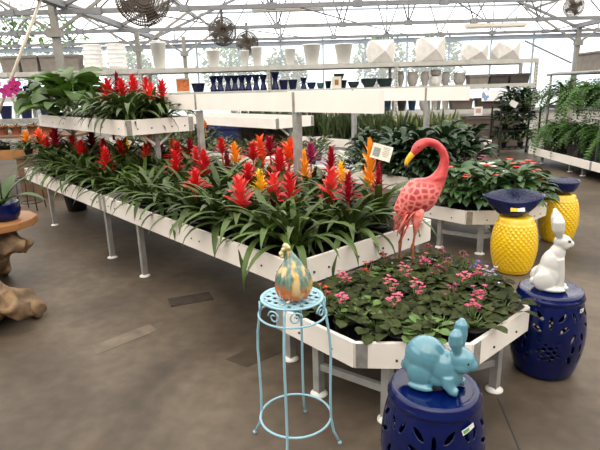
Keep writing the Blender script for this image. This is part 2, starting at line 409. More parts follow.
for ty in (9.4, 12.3, YB - .12):
    b = MB(); b.box((2, ty, ZC), (36, .07, .075))
    for (xa, za), (xb, zb) in zip(GUT[:-1], GUT[1:]): b.bar((xa, ty, za - .09), (xb, ty, zb - .09), .06, .08, (0, 1, 0))
    x = -15.4; k = 0
    while x < 19.2:
        zt = roof_z(x + .75) - .12
        b.tube([(x, ty, ZC), (x + .75, ty, zt)], .016, 6); b.tube([(x + 1.5, ty, ZC), (x + .75, ty, zt)], .016, 6)
        if k % 2 == 0: b.tube([(x, ty, ZC), (x, ty, roof_z(x) - .12)], .016, 6)
        b.box((x, ty - .01, ZC), (.16, .09, .11)); x += 1.5; k += 1
    struct(b.obj('ceiling_truss', M['truss']))
# long thin tie rods sagging from truss to truss
b = MB()
for gx in (-1.3, 1.6, 4.4): b.tube([(gx - 1.6, 9.4, ZC), (gx, 12.3, ZC - .02), (gx + 1.6, 15.1, ZC)], .014, 6)
struct(b.obj('ceiling_tie_rods', M['truss']))
def column(x, y, wd, reach=1.3, zb=2.52, lean=0):
    b = MB(); b.box((x, y, 1.49), (wd, wd, 2.98)); b.box((x, y - .02, zb), (wd * 2.1, wd + .05, .14)); b.box((x, y, .01), (wd * 2, wd * 2, .02))
    for sg in (-1, 1): b.bar((x, y, zb), (x + sg * reach, y, zb + reach * .62), .05, .045, (0, 1, 0))
    return struct(b.obj('column', M['column']))
column(-4.17, 9.4, .11, 1.4); column(-3.84, 13.05, .10, 1.4); column(-3.13, YB - .25, .10, 1.2); column(8.0, YB - .25, .10, 1.6)
b = MB(); b.tube([(-5.05, 8.6, 1.05), (-3.82, 8.6, 3.2)], .026, 8); struct(b.obj('column_brace_pole', M['tube']))
b = MB(); b.bar((6.5, YB - .2, 2.62), (7.9, YB - .2, 1.98), .04); struct(b.obj('column_diagonal_brace', M['truss']))

def fan(x, y, z, r, rz, label, rod):
    t = thing('circulation_fan', label, 'fan', (x, y, z), rz, 'round air circulation fans under the roof')
    b = MB()
    for yy, rr in ((-.075, .9), (-.09, .8), (-.10, .7), (-.105, .6), (-.11, .5), (-.115, .4), (-.118, .3), (0, 1.), (.09, .8), (.11, .45), (-.05, .95), (.05, .95)):
        b.tube([(r * rr * math.cos(2 * PI * i / 28), yy, r * rr * math.sin(2 * PI * i / 28)) for i in range(28)], r * .018, 5, True)
    for i in range(72):
        a = 2 * PI * i / 72; c, s_ = math.cos(a), math.sin(a)
        for sg in (-1, 1): b.tube([(r * .15 * c, sg * .12, r * .15 * s_), (r * .6 * c, sg * .105, r * .6 * s_), (r * c, 0, r * s_)], r * .012, 4)
    b.obj('cage', M['cage'], t)
    b = MB(); b.tube([(0, -.10, 0), (0, .16, 0)], r * .24, 14); b.obj('motor', M['cage'], t)
    b = MB()
    for i in range(4):
        a = 2 * PI * i / 4 + .4; q = [Vector((math.cos(a + d) * rr, yy, math.sin(a + d) * rr)) for rr, d, yy in ((r * .2, -.3, .03), (r * .85, -.28, .05), (r * .85, .35, -.05), (r * .2, .3, -.03))]
        b.add(q + [p + Vector((0, .006, 0)) for p in q], [(0, 1, 2, 3), (7, 6, 5, 4), (0, 4, 5, 1), (1, 5, 6, 2), (2, 6, 7, 3), (3, 7, 4, 0)])
    b.obj('blades', M['cage'], t)
    b = MB(); b.box((0, .02, r + rod / 2 - .03), (.05, .03, rod + .1)); b.box((0, .02, r * .5), (.035, .025, r)); b.obj('hanger', M['cage'], t)
fan(-1.66, 6.0, 2.47, .29, .35, 'big round brown wire fan cut off by the top of the photo', .5)
fan(-1.42, 10.6, 2.60, .275, .3, 'round wire fan hanging second along the line of three fans', .17)
fan(-1.18, 13.2, 2.60, .28, .25, 'smallest round wire fan, farthest along the line of three', .17)
fan(6.35, 12.3, 3.1, .22, -.5, 'small dark fan high in the roof corner above the ferns', .3)
def tube_light(x, y, z, L, rz, label):
    t = thing('ceiling_light', label, 'light', (x, y, z), rz, 'cream tube lights under the trusses')
    b = MB(); b.box((0, 0, 0), (L, .13, .07)); b.obj('housing', M['tube'], t)
    b = MB(); b.tube([(-L / 2 + .03, -.03, -.05), (L / 2 - .03, -.03, -.05)], .018, 8); b.tube([(-L / 2 + .03, .03, -.05), (L / 2 - .03, .03, -.05)], .018, 8); b.obj('tube', M['label'], t)
    b = MB(); b.box((-L / 3, 0, .10), (.02, .02, .15)); b.box((L / 3, 0, .10), (.02, .02, .15)); b.obj('hanger', M['truss'], t)
tube_light(-.12, 10.2, 2.95, 1.35, 0, 'cream tube light under the truss near the top centre')
tube_light(4.45, 11.9, 2.72, 1.35, 0, 'cream tube light under the truss above the two faceted pots')

# trees seen through the back glazing
def tree(x, y, h, r, label, seed):
    t = thing('tree', label, 'tree', (x, y, 0), 0, 'trees beyond the back glazing'); q = random.Random(seed)
    b = MB(); b.tube([(0, 0, -.1), (.1, 0, h * .4), (0, .1, h * .8)], [.16, .12, .05], 8)
    for i in range(6):
        a = q.uniform(0, 6.28); b.tube([(0, 0, h * .35 + i * .2), (math.cos(a) * r * .7, math.sin(a) * r * .5, h * .6 + i * .15)], [.05, .015], 6)
    b.obj('trunk', M['bark'], t); b = MB()
    for i in range(900):
        d = Vector((q.gauss(0, 1), q.gauss(0, 1), q.gauss(0, 1))).normalized() * r * q.uniform(.3, 1) ** .5
        p = Vector((d.x, d.y * .8, h * .66 + d.z * h * .42 / r * .75))
        b.leaf(p, q.uniform(0, 6.28), q.uniform(-.8, .9), q.uniform(-1, .3), q.uniform(.22, .4), q.uniform(.12, .2), 'lance', .1, 2)
    b.obj('crown', M['treeleaf'], t)
for i, (x, y, h, r, lab) in enumerate([(-2.6, 21, 3.6, 1.3, 'tree outside behind the second hanging fan'), (-.4, 22, 3.2, .9, 'tree outside just right of the smallest fan'),
        (3.4, 21, 3.6, 1.1, 'tree outside behind the first faceted square pot'), (5.7, 21.5, 3.7, 1.2, 'tree outside beside the second faceted square pot'),
        (-9.5, 19, 4.6, 2.2, 'large tree outside beyond the corner with grey box planters'), (-6.2, 20, 3.2, 1.0, 'tree outside behind the stacked white bowls')]): tree(x, y, h, r, lab, i)

# ------------------------------------------------------------------ growing benches
def rail(b, a, c, z1, h, th=.022):
    b.bar((a[0], a[1], z1 - h / 2), (c[0], c[1], z1 - h / 2), th, h)
def bench_unit(label, s0, s1, row, W, legs, bedmat, group=None, bolts=True, end0=True):
    L = s1 - s0; t = thing('growing_bench', label, 'plant bench', at(s0, 0, 0, row), BRZ, group)
    for y in (0, -W):
        b = MB(); rail(b, (0, y), (L, y), ZT, RH); sr = b.obj('side_rail', M['white'], t)
        if bolts:
            for k in (.12, .26, L * .36, L * .36 + .10, L * .7, L * .7 + .1, L - .26, L - .12):
                b = MB(); sg = 1 if y == 0 else -1; b.tube([(k, y + sg * .009, ZT - .075), (k, y + sg * .016, ZT - .075)], .006, 8); b.obj('bolt', M['bolt'], sr)
    for x in (0, L):
        b = MB(); rail(b, (x, -.011), (x, -W + .011), ZT, RH); er = b.obj('end_rail', M['white'], t)
        if bolts:
            for k in (.13, .24, .48, .70, .95, 1.07):
                b = MB(); sg = -1 if x == 0 else 1; b.tube([(x + sg * .009, -k, ZT - .08), (x + sg * .016, -k, ZT - .08)], .007, 8); b.obj('bolt', M['bolt'], er)
    for x in (.012, L - .012):
        for y in (0, -W):
            b = MB(); sg = 1 if y == 0 else -1; b.box((x + (.03 if x < 1 else -.03), y + sg * .012, ZT - RH / 2), (.05, .004, RH - .006)); b.obj('corner_bracket', M['bracket'], t)
    b = MB(); b.box((L / 2, -W / 2, BED - .02), (L - .02, W - .02, .02)); b.obj('bed', bedmat, t)
    for x in legs:
        for y in (-.035, -W + .035):
            b = MB(); b.box((x, y, (ZT - RH) / 2 + .008), (.042, .042, ZT - RH - .016)); g = b.obj('leg', M['galv'], t)
            b = MB(); b.lathe([(.03, 0), (.045, .002), (.045, .008), (.024, .02)], 16, (x, y, 0)); b.obj('foot_plate', M['foot'], g)
        b = MB(); b.box((x, -W / 2, .425), (.03, W - .12, .05)); b.obj('cross_bar', M['galv'], t)
    return t
bench_unit('long white-railed bench full of bromeliads, the near half', 0, 2.56, 0, 1.2, (.09, 1.94), M['bed'])
bench_unit('long white-railed bench of bromeliads, the far half under the raised tray', 2.583, 5.13, 0, 1.2, (.04, 1.74), M['bed'])
bench_unit('white-railed bench behind the bromeliads, ending near the flamingo', 0, 2.56, 1, 1.2, (.09, 1.94), M['palebed'], bolts=False)
bench_unit('white-railed bench in the middle row, its far half by the navy bin', 2.583, 5.13, 1, 1.2, (.04, 1.74), M['palebed'], bolts=False)
bench_unit('white-railed bench in the middle row, its farthest third module', 5.153, 7.7, 1, 1.2, (.04, 1.74), M['palebed'], bolts=False)
bench_unit('white-railed bench in the back row packed with snake plants', .35, 3.2, 2, 1.2, (.09, 1.94), M['bed'], bolts=False)
bench_unit('far half of the back row bench of snake plants', 3.223, 6.2, 2, 1.2, (.04, 1.74), M['bed'], bolts=False)

# raised trays (two) and raised fascia boards (two)
def raised_tray(label, s0, row, z, v0=.33, W=.70, L=2.70):
    t = thing('raised_tray', label, 'plant tray', at(s0, v0, 0, row), BRZ)
    for y in (0, -W):
        b = MB(); rail(b, (0, y), (L, y), z, RH); sr = b.obj('side_rail', M['fascia'], t)
        if row == 0:
            for k in range(7):
                b = MB(); xx = .12 + k * .4; sg = 1 if y == 0 else -1; b.tube([(xx, y + sg * .009, z - .08), (xx, y + sg * .016, z - .08)], .006, 8); b.obj('bolt', M['bolt'], sr)
    for x in (0, L):
        b = MB(); rail(b, (x, -.011), (x, -W + .011), z, RH); er = b.obj('end_rail', M['fascia'], t)
        if row == 0 and x == 0:
            for k in (.11, .25, .46, .60):
                b = MB(); b.tube([(x - .009, -k, z - .085), (x - .016, -k, z - .085)], .007, 8); b.obj('bolt', M['bolt'], er)
        for y in (0, -W):
            b = MB(); b.box((x - (.012 if x == 0 else -.012), y + (-.03 if y == 0 else .03), z - RH / 2), (.004, .05, RH - .006)); b.obj('corner_bracket', M['bracket'], t)
    b = MB(); b.box((L / 2, -W / 2, z - RH + .01), (L - .02, W - .02, .02)); b.obj('bed', M['bed'], t)
    for x in (.12, L - .12):
        b = MB(); b.box((x, -W / 2, (z - RH + BED - .01) / 2), (.045, .045, z - RH - BED - .01)); p = b.obj('post', M['galv'], t)
        b = MB(); b.bar((x, -W / 2, z - RH - .13), (x, -W / 2 + .17, z - RH), .03, .022); b.bar((x, -W / 2, z - RH - .13), (x, -W / 2 - .17, z - RH), .03, .022)
        b.obj('fork_brace', M['fascia'], p)
raised_tray('raised white tray of red bromeliads above the long bench', 2.70, 0, 1.228)
raised_tray('raised white tray behind the long fascia board, over the middle row', 2.62, 1, 1.09)
def fascia(label, s0, s1, v, row, z, posts, h=.14):
    L = s1 - s0; t = thing('raised_fascia_board', label, 'raised shelf', at(s0, v, 0, row), BRZ)
    b = MB(); b.box((L / 2, -.03, z - h / 2), (L, .06, h)); b.obj('board', M['fascia'], t)
    for x in posts:
        b = MB(); b.box((x - s0, -.03, (z - h + BED - .01) / 2), (.05, .05, z - h - BED - .01)); p = b.obj('post', M['galv'], t)
        b = MB(); b.box((x - s0, .003, z - h / 2), (.022, .006, h)); b.obj('slotted_strip', M['bracket'], p)
fascia('long raised white fascia board on grey posts above the bromeliads', .19, 3.0, .88, 0, 1.44, (.98, 2.36))
fascia('raised white fascia board behind, ending below the white banner', .12, 3.0, .88, 1, 1.44, (.62, 1.72), .14)

# half-octagon end tables
HEX = [(.0, -.12), (-.53, -.12), (-.885, .22), (-.885, .74), (-.53, 1.03), (.0, 1.03)]
def end_table(label, row, shrink=1.):
    pts = [(u, v if v <= .22 else .22 + (v - .22) * shrink) for u, v in HEX]
    P = [Vector((u, -v, 0)) for u, v in pts]
    t = thing('half_octagon_table', label, 'display table', at(0, 0, 0, row), BRZ); z = .40; h = .12
    for i in range(6):
        a, c = P[i], P[(i + 1) % 6]; d = (c - a).normalized(); nrm = Vector((d.y, -d.x, 0)); 
        if nrm.dot((a + c) / 2 - Vector((-.4, -.46, 0))) < 0: nrm = -nrm
        b = MB(); b.bar((a.x, a.y, z - h / 2), (c.x, c.y, z - h / 2), .02, h); r = b.obj('rail', M['white'], t)
        L = (c - a).length
        for k in (.18, L - .13):
            q = a + d * k + nrm * .009; q2 = q + nrm * .006; b = MB(); b.tube([(q.x, q.y, z - .08), (q2.x, q2.y, z - .08)], .006, 8); b.obj('bolt', M['bolt'], r)
        b = MB(); q = a + d * .03 + nrm * .0115; b.bar((q.x - d.x * .026, q.y - d.y * .026, z - h / 2), (q.x + d.x * .026, q.y + d.y * .026, z - h / 2), .004, h - .004); b.obj('corner_bracket', M['bracket'], t)
    b = MB(); b.prism([(p.x * .985 - .006, p.y * .985 - .006) for p in P][::-1], z - h + .005, z - h + .022); b.obj('bed', M['bed'], t)
    lg = [(-.24, .07), (-.66, -.03 - .04), (-.80, -.30), (-.80, -.60), (-.62, -.86), (-.2, -.93)]
    lg = [(-.262, .085), (-.62, .005), (-.835, -.56), (-.30, -.96)]
    for x, y in lg:
        if y < -.2: y = -.22 - (-y - .22) * shrink
        b = MB(); b.box((x, y, .144), (.04, .04, .272)); g = b.obj('leg', M['galv'], t)
        b = MB(); b.lathe([(.03, 0), (.043, .002), (.043, .008), (.022, .022)], 16, (x, y, 0)); b.obj('foot_plate', M['foot'], g)
    for i in range(3):
        (xa, ya), (xb, yb) = lg[i], lg[i + 1]; b = MB(); b.bar((xa, ya, .16), (xb, yb, .16), .022, .035); b.obj('cross_bar', M['galv'], t)
end_table('half-octagon white end table of african violets in the middle foreground', 0)
end_table('half-octagon white end table of impatiens behind the yellow stools', 1, .82)

# ------------------------------------------------------------------ bromeliads
def pot_mesh(r=.065, h=.11, m='blackpot'):
    b = MB(); b.lathe([(r * .72, 0), (r * .95, h * .86), (r * 1.05, h * .86), (r * 1.05, h), (r * .93, h), (r * .9, h * .9)], 18, cap=False)
    b.lathe([(0.0001, .002), (r * .72, .002)], 18, cap=False); b.cur = 1; b.lathe([(r * .92, h * .9), (.0001, h * .92)], 18, cap=False)
    return b.mesh('pot', [M[m], M['soil']])
POT = pot_mesh()
def foliage_mesh(seed, n, Lm, Wm, m, up=0.):
    q = random.Random(seed); b = MB()
    for i in range(n):
        t = i / n; az = i * 2.39996 + q.uniform(-.25, .25); e0 = math.radians(38 + 46 * t + up) + q.uniform(-.12, .12)
        e0 = min(e0, 1.5); e1 = e0 - math.radians(q.uniform(95, 160)) * (1 - .35 * t)
        b.leaf((math.cos(az) * .012, math.sin(az) * .012, .09 + .05 * t), az, e0, e1, Lm * q.uniform(.8, 1.15) * (1 - .25 * t), Wm * q.uniform(.8, 1.1), 'strap', .18, 9, 1.15)
    return b.mesh('foliage', M[m])
FOL = [foliage_mesh(s, 26, .50, .046, 'leaf') for s in range(5)]
FOLUP = [foliage_mesh(20 + s, 26, .50, .048, 'leaf_up', 2) for s in range(3)]
def spike_mesh(seed, colour, H=.2, slim=1.):
    """flower spike, its tip at z = 0"""
    q = random.Random(seed); b = MB(); b.cur = 1; b.tube([(0, 0, -.46), (0, 0, -H * .6)], [.010, .008], 7); b.cur = 0
    b.tube([(0, 0, -H), (0, 0, -.03)], [.010, .006], 7); n = 34
    for i in range(n):
        t = i / n; z = -H * 1.35 + t * (H * 1.18); az = i * 2.39996 + q.uniform(-.25, .25)
        L = (.135 - .070 * t) * q.uniform(.8, 1.2) * (.5 + .5 * slim)
        e0 = math.radians(40 + 38 * t) + q.uniform(-.15, .15); e1 = math.radians((-12 if slim > .8 else 25) + 62 * t) + q.uniform(-.3, .25)
        b.leaf((math.cos(az) * .006, math.sin(az) * .006, z), az, e0, e1, L, .040 * (1.1 - .35 * t) * (.7 + .3 * slim), 'lance', .22, 5, 1.2)
    return b.mesh('flower_spike', [M['bract_' + colour], M['bract_' + colour]])
SPK = {}
def spike(colour, k):
    key = (colour, k)
    if key not in SPK: SPK[key] = spike_mesh(len(SPK) * 7 + 3, colour, (.13, .165, .235)[k], (1.1, 1., .6)[k])
    return SPK[key]
def bromeliad(loc, label, colour, ztop, kind=1, fol=0, rz=0., sc=1., fsc=1., group=None, up=False):
    t = thing('bromeliad', label, 'bromeliad', loc, 0, group)
    link('pot', POT, t); link('foliage', (FOLUP if up else FOL)[fol], t, rz=rz, scale=fsc)
    if colour:
        o = link('flower_spike', spike(colour, kind), t, (0, 0, ztop - loc[2]), rz, sc)
        o.rotation_euler = (R.uniform(-.08, .08), R.uniform(-.08, .08), rz)
    return t
# colour, s, v, top of spike, head kind, head scale, label
BROM = [
   ('coral', 0.4, 0.68, 0.96, 1, 1.15, 'large coral-red bromeliad nearest the bench corner, below the small yellow one'),
   ('crimson', 0.17, 0.59, 0.96, 1, 0.8, 'dark red bromeliad squeezed against the right side of the large coral one'),
   ('yellow', 0.55, 0.92, 0.96, 1, 0.7, 'small bright yellow bromeliad peeping out above the large coral one'),
   ('crimson', 0.77, 1.05, 1.03, 1, 0.9, 'crimson bromeliad standing behind the small yellow one near the bench end'),
   ('magenta', 0.99, 1.05, 1.045, 0, 0.8, 'magenta bromeliad just right of the near fascia post'),
   ('amber', 0.87, 0.87, 1.04, 2, 0.9, 'amber bromeliad half hidden behind the near fascia post'),
   ('amber', 0.39, 1.04, 1.13, 2, 1.15, 'tall narrow amber bromeliad beside the plant sign on a stake'),
   ('crimson', 0.22, 0.93, 0.995, 2, 0.8, 'broad crimson bromeliad in front of the plant sign stake'),
   ('orange', 1.22, 1.04, 1.055, 0, 1.15, 'orange bromeliad touching the left side of the near fascia post'),
   ('red', 1.1, 0.83, 1.02, 1, 1.1, 'spreading red bromeliad in front of the orange one by the near post'),
   ('red', 0.46, 0.38, 0.96, 1, 0.9, 'red bromeliad at the foot of the near fascia post'),
   ('coral', 0.66, 0.41, 0.935, 1, 1.15, 'bushy coral-red bromeliad in the front row, right of the lemon yellow one'),
   ('yellow', 0.88, 0.47, 0.925, 1, 0.9, 'lemon yellow bromeliad between two coral-red ones in the front row'),
   ('coral', 0.7, 0.17, 0.94, 1, 1.1, 'coral-red bromeliad in the front row, left of the lemon yellow one'),
   ('red', 1.08, 0.52, 0.945, 0, 0.8, 'small red bromeliad behind the lemon yellow one'),
   ('orange', 1.62, 1.04, 1.075, 1, 1.2, 'tall orange bromeliad, the highest in the middle of the bench'),
   ('amber', 2.03, 1.05, 0.995, 1, 1.0, 'amber-yellow bromeliad left of the tall orange one'),
   ('darkred', 1.81, 0.82, 0.96, 2, 1.25, 'dark maroon bromeliad in front of the amber-yellow one'),
   ('red', 1.48, 0.86, 1.04, 0, 0.8, 'small red bromeliad close behind the left side of the tall orange one'),
   ('crimson', 1.3, 0.89, 1.095, 0, 0.8, 'crimson bromeliad close behind the right side of the tall orange one'),
   ('red', 2.24, 1.05, 1.02, 0, 0.8, 'lone red bromeliad right of the far fascia post'),
   ('red', 1.98, 0.7, 0.955, 1, 1.15, 'large red bromeliad in front of the far fascia post'),
   ('red', 1.22, 0.17, 0.925, 0, 0.9, 'short red bromeliad low in the front, under the large red one by the far post'),
   ('coral', 2.37, 0.85, 0.96, 1, 0.8, 'small coral bromeliad just left of the far fascia post'),
   ('crimson', 2.81, 1.04, 0.985, 1, 0.9, 'crimson bromeliad left of the far fascia post'),
   ('red', 2.17, 0.52, 0.96, 1, 1.0, 'red bromeliad with a tall stem, below the end of the raised tray'),
   ('red', 2.7, 0.83, 0.97, 0, 0.9, 'red bromeliad under the right corner of the raised tray'),
   ('plum', 3.24, 0.94, 0.96, 2, 1.0, 'plum-coloured bromeliad under the forked brace of the raised tray'),
   ('orangered', 3.03, 0.66, 0.96, 1, 1.0, 'orange-red bromeliad left of the plum-coloured one'),
   ('orangered', 3.73, 0.68, 0.96, 1, 1.0, "orange-red bromeliad in front of a yellow one, below the tray's near corner"),
   ('yellow', 4.27, 0.98, 0.96, 2, 0.8, 'yellow bromeliad tucked behind the orange-red one under the tray'),
   ('red', 2.99, 0.22, 0.96, 1, 0.9, 'scarlet bromeliad below the raised tray, lower of two in one clump'),
   ('red', 4.06, 0.61, 0.96, 1, 0.9, 'scarlet bromeliad below the raised tray, upper of two in one clump'),
   ('darkred', 4.96, 0.81, 1.005, 0, 1.0, 'maroon bromeliad in the shade below the long side of the raised tray'),
   ('orangered', 4.97, 0.56, 0.96, 1, 1.0, 'bright red bromeliad with spread bracts on the far half of the bench'),
   ('red', 3.97, 0.33, 0.96, 0, 0.8, 'dull red bromeliad right behind the spread bright red one'),
   ('crimson', 4.96, 0.36, 1.05, 0, 1.1, 'crimson bromeliad near the far end of the bench'),
   ('red', 4.81, 0.22, 0.97, 0, 0.6, 'small red bromeliad left of the crimson one at the far bench end'),
   ('crimson', 3.81, 1.06, 0.965, 0, 0.6, 'small dark red bromeliad behind the orange-red one left of the tray brace'),
   ('amber', 2.99, 0.93, 0.985, 0, 0.6, "small amber bromeliad behind the right arm of the tray's forked brace"),
]
used = []
for i, (cn, s, v, zt, k, sc, lab) in enumerate(BROM):
    bromeliad(at(s, v, BED - .01), lab, cn, zt, k, i % 5, R.uniform(0, 6.28), sc * (1.2 if s > 2.6 else 1), R.uniform(.9, 1.1) * (1.12 if s > 2.6 else 1), 'bromeliads on the long bench'); used.append((s, v))
gi = 0
for iv, v in enumerate((.17, .44, .72, 1.0)):
    for js in range(19):
        s = .17 + .268 * js + (.09 if iv % 2 else 0) + R.uniform(-.03, .03)
        if s > 4.97: continue
        if any(math.hypot(s - a, v - c) < .155 for a, c in used): continue
        if abs(s - 2.57) < .07: s += .09
        bromeliad(at(s, v + R.uniform(-.02, .02), BED - .01), 'leafy flowerless bromeliad filling a gap on the long white bench', None, 0, 0, gi % 5, R.uniform(0, 6.28), 1,
                  R.uniform(.85, 1.05), 'flowerless bromeliads on the long bench'); gi += 1; used.append((s, v))
TB = 1.228 - RH + .015
for i, (cn, s, v, zt, k, sc, lab) in enumerate([
        ('red', 3.30, .45, 1.63, 1, 1.15, 'leftmost red bromeliad in the raised tray, beside the big leafy plant'), ('darkred', 3.27, .54, 1.71, 2, .95, 'tallest, dark maroon bromeliad in the raised tray'),
        ('red', 3.05, .48, 1.62, 0, .8, 'small red bromeliad just left of the tall maroon one in the tray'), ('red', 3.22, .82, 1.64, 1, .85, 'red bromeliad just right of the tall maroon one in the tray'),
        ('coral', 2.92, .72, 1.56, 0, .9, 'coral bromeliad leaning low in the middle of the raised tray'), ('red', 3.5, .80, 1.67, 1, .9, 'red bromeliad in the raised tray, second from its right end'),
        ('red', 3.0, .88, 1.60, 1, 1.0, 'red bromeliad at the right end of the raised tray'), ('red', 3.75, .92, 1.68, 1, .9, 'red bromeliad near the far right edge of the raised tray')]):
    bromeliad(at(s, v, TB - .005), lab, cn, zt - .03, k, i % 3, R.uniform(0, 6), sc * 1.12, 1.0, 'bromeliads in the raised tray', True)
for i, (s, v) in enumerate([(2.85, .45), (3.62, .45), (3.85, .70), (3.07, .62), (3.45, .55)]):
    bromeliad(at(s, v, TB - .005), 'flowerless bromeliad among the red ones in the raised tray', None, 0, 0, i % 3, i * 1.3, 1, 1.05, 'flowerless bromeliads in the raised tray', True)

# generic leafy bush
def bush_mesh(seed, n, r, h, L, W, shape, e0=(20, 70), drop=(40, 90), z0=.08, stems=5, fold=.15, dome=1.):
    q = random.Random(seed); b = MB(); tops = []
    for i in range(n):
        az = i * 2.39996 + q.uniform(-.3, .3); t = ((i + .5) / n) ** .5
        rr = r * t * q.uniform(.55, .95); zz = z0 + (h - z0) * (1 - dome * t * t * .75) * q.uniform(.72, 1.)
        a = math.radians(q.uniform(*e0)) * (1 - .4 * t); d = math.radians(q.uniform(*drop))
        b.leaf((math.cos(az) * rr, math.sin(az) * rr, zz), az + q.uniform(-.5, .5), a, a - d, L * q.uniform(.7, 1.15), W * q.uniform(.8, 1.15), shape, fold, 5, 1.1, 0, q.uniform(-.4, .4))
        if i % max(1, n // stems) == 0: tops.append((math.cos(az) * rr, math.sin(az) * rr, zz))
    b2 = MB()
    for p in tops: b2.tube([(0, 0, .05), (p[0] * .4, p[1] * .4, p[2] * .55), p], [.006, .004], 5) if False else b2.tube([(0, 0, .05), (p[0] * .4, p[1] * .4, p[2] * .55), p], [.006, .005, .003], 5)
    return b, b2
def bush(label, cat, name, loc, meshes, rz=0, scale=1, group=None, pot=None):
    t = thing(name, label, cat, loc, 0, group); link('pot', pot or POT, t)
    link('foliage', meshes[0], t, rz=rz, scale=scale); link('stems', meshes[1], t, rz=rz, scale=scale); return t
def bush_set(m, k, *a, **kw):
    out = []
    for s in range(k):
        x, y = bush_mesh(40 + s, *a, **kw); out.append((x.mesh('foliage', M[m]), y.mesh('stems', M['stem'])))
    return out

# big heart-leaved plant in the raised tray
BIGP = bush_set('bigleaf', 3, 30, .36, .58, .30, .25, 'heart', (10, 70), (40, 100), stems=14)
BIGPOT = pot_mesh(.10, .16)
for i, (s, v, lab) in enumerate([(4.35, .42, 'big heart-leaved green plant in the middle of the raised tray'), (4.75, .66, 'heart-leaved green plant at the back of the raised tray'),
                                 (5.1, .45, 'heart-leaved green plant at the far end of the raised tray, near the orchid flowers')]):
    bush(lab, 'green plant', 'leafy_plant', at(s, v, TB - .005), BIGP[i], i * 2., 1.08 - .05 * i, 'heart-leaved plants in the raised tray', BIGPOT)

# ------------------------------------------------------------------ african violets on the near end table
HB = .305
def hex_in(u, v, m, shrink=1.):
    P = [(a, c if c <= .22 else .22 + (c - .22) * shrink) for a, c in HEX]; n = len(P)
    for i in range(n):
        a, c = P[i], P[(i + 1) % n]; dx, dy = c[0] - a[0], c[1] - a[1]; L = math.hypot(dx, dy)
        cx, cy = -.42 - a[0], .45 - a[1]; s1 = dx * cy - dy * cx; s2 = dx * (v - a[1]) - dy * (u - a[0])
        if s1 * s2 < 0 or abs(s2) / L < m: return False
    return True
def hex_pull(u, v, m, shrink=1.):
    for _ in range(60):
        if hex_in(u, v, m, shrink): break
        u += (-.45 - u) * .05; v += (.45 - v) * .05
    return u, v
def rosette(seed, n=20):
    q = random.Random(seed); b = MB(); st = MB()
    for i in range(n):
        t = i / n; az = i * 2.39996 + q.uniform(-.2, .2); pl = (.10 - .075 * t) * q.uniform(.85, 1.1); e = math.radians(8 + 52 * t) + q.uniform(-.12, .2)
        p = (math.cos(az) * pl, math.sin(az) * pl, .095 + math.sin(e) * pl * .8 + .02 * t)
        st.tube([(0, 0, .08), p], .003, 5)
        b.leaf(p, az, e * .6, e * .6 - math.radians(q.uniform(20, 55)), .075 * q.uniform(.8, 1.25) * (1 - .35 * t), .062 * q.uniform(.85, 1.15) * (1 - .3 * t), 'round', .12, 5, 1., 0, q.uniform(-.3, .3))
    return b, st.mesh('stems', M['stem'])
VR = []
for s in range(4):
    b, st = rosette(s); VR.append((b.mesh('foliage', M['violet_leaf']), st))
b, st = rosette(9); VR.append((b.mesh('foliage', M['violet_bright']), st))
def blossom_mesh(colour, seed, n=10, r=.033, pr=.016, h=.03):
    q = random.Random(seed); b = MB()
    for i in range(n):
        a = q.uniform(0, 6.28); rr = r * q.random() ** .5; c = Vector((math.cos(a) * rr, math.sin(a) * rr, h + q.uniform(-.03, .03)))
        b.cur = 2; b.tube([(0, 0, -.07), c], .0018, 4); b.cur = 0; tilt = q.uniform(0, 6.28)
        for k in range(5): b.leaf(c, tilt + k * 2 * PI / 5, .45 + q.uniform(-.5, .5), -.1, pr, pr * .95, 'round', .05, 2)
        b.cur = 1; b.ball(c + Vector((0, 0, .003)), .003, 5)
    return b.mesh('blossoms', [M['petal_' + colour], M['petal_yellow'], M['stem']])
BLO = {c: [blossom_mesh(c, 3 * i + s, 11 if s else 7) for s in range(2)] for i, c in enumerate(('pink', 'hotpink', 'wine', 'purple', 'lilac', 'rosered'))}
VPOT = pot_mesh(.055, .09); VPOTT = pot_mesh(.055, .09, 'terra')
VIO = [('pink', -.12, .22, 'african violet with two pink clusters by the bench rail corner'), ('rosered', -.13, .43, 'african violet with a small rose-red cluster near the bench rail'),
       ('pink', -.34, .02, 'pink african violet nearest the blue wire stand'), ('rosered', -.20, .03, 'rose-red african violet beside the blue wire stand, tucked under the bench rail'),
       ('pink', -.40, .33, 'pink african violet left of centre in front of the flamingo legs'), ('pink', -.53, .19, 'small pink african violet in front, left of the blue rabbit'),
       ('pink', -.30, .55, 'pink african violet directly in front of the flamingo legs'), ('pink', -.50, .40, 'pink african violet with drooping blooms just above the blue rabbit'),
       ('wine', -.40, .63, 'wine-red african violet right of the pink one by the flamingo legs'), ('wine', -.09, .64, 'wine-red african violet left of the flamingo legs'),
       ('wine', -.15, .96, 'dark wine african violet at the back corner of the end table'), ('wine', -.28, .98, 'second dark wine african violet along the back right edge'),
       ('hotpink', -.27, .80, 'hot pink african violet behind the flamingo legs'), ('wine', -.42, .93, 'wine african violet at the right back edge of the end table'),
       ('wine', -.63, .44, 'wine african violet behind the blue rabbit ears'), ('pink', -.54, .66, 'pale pink african violet in the middle right of the end table'),
       ('hotpink', -.62, .78, 'hot pink african violet with few blooms near the right rim'), ('hotpink', -.74, .52, 'hot pink african violet above the right front rim'),
       ('hotpink', -.80, .38, 'hot pink african violet at the front corner beside the rabbit ears'), ('purple', -.54, .86, 'purple african violet near the right back rim'),
       ('lilac', -.66, .90, 'lilac african violet at the right rim beside the blue stool'), ('wine', -.44, .77, 'dark wine african violet between the pale pink and purple ones')]
vu = []
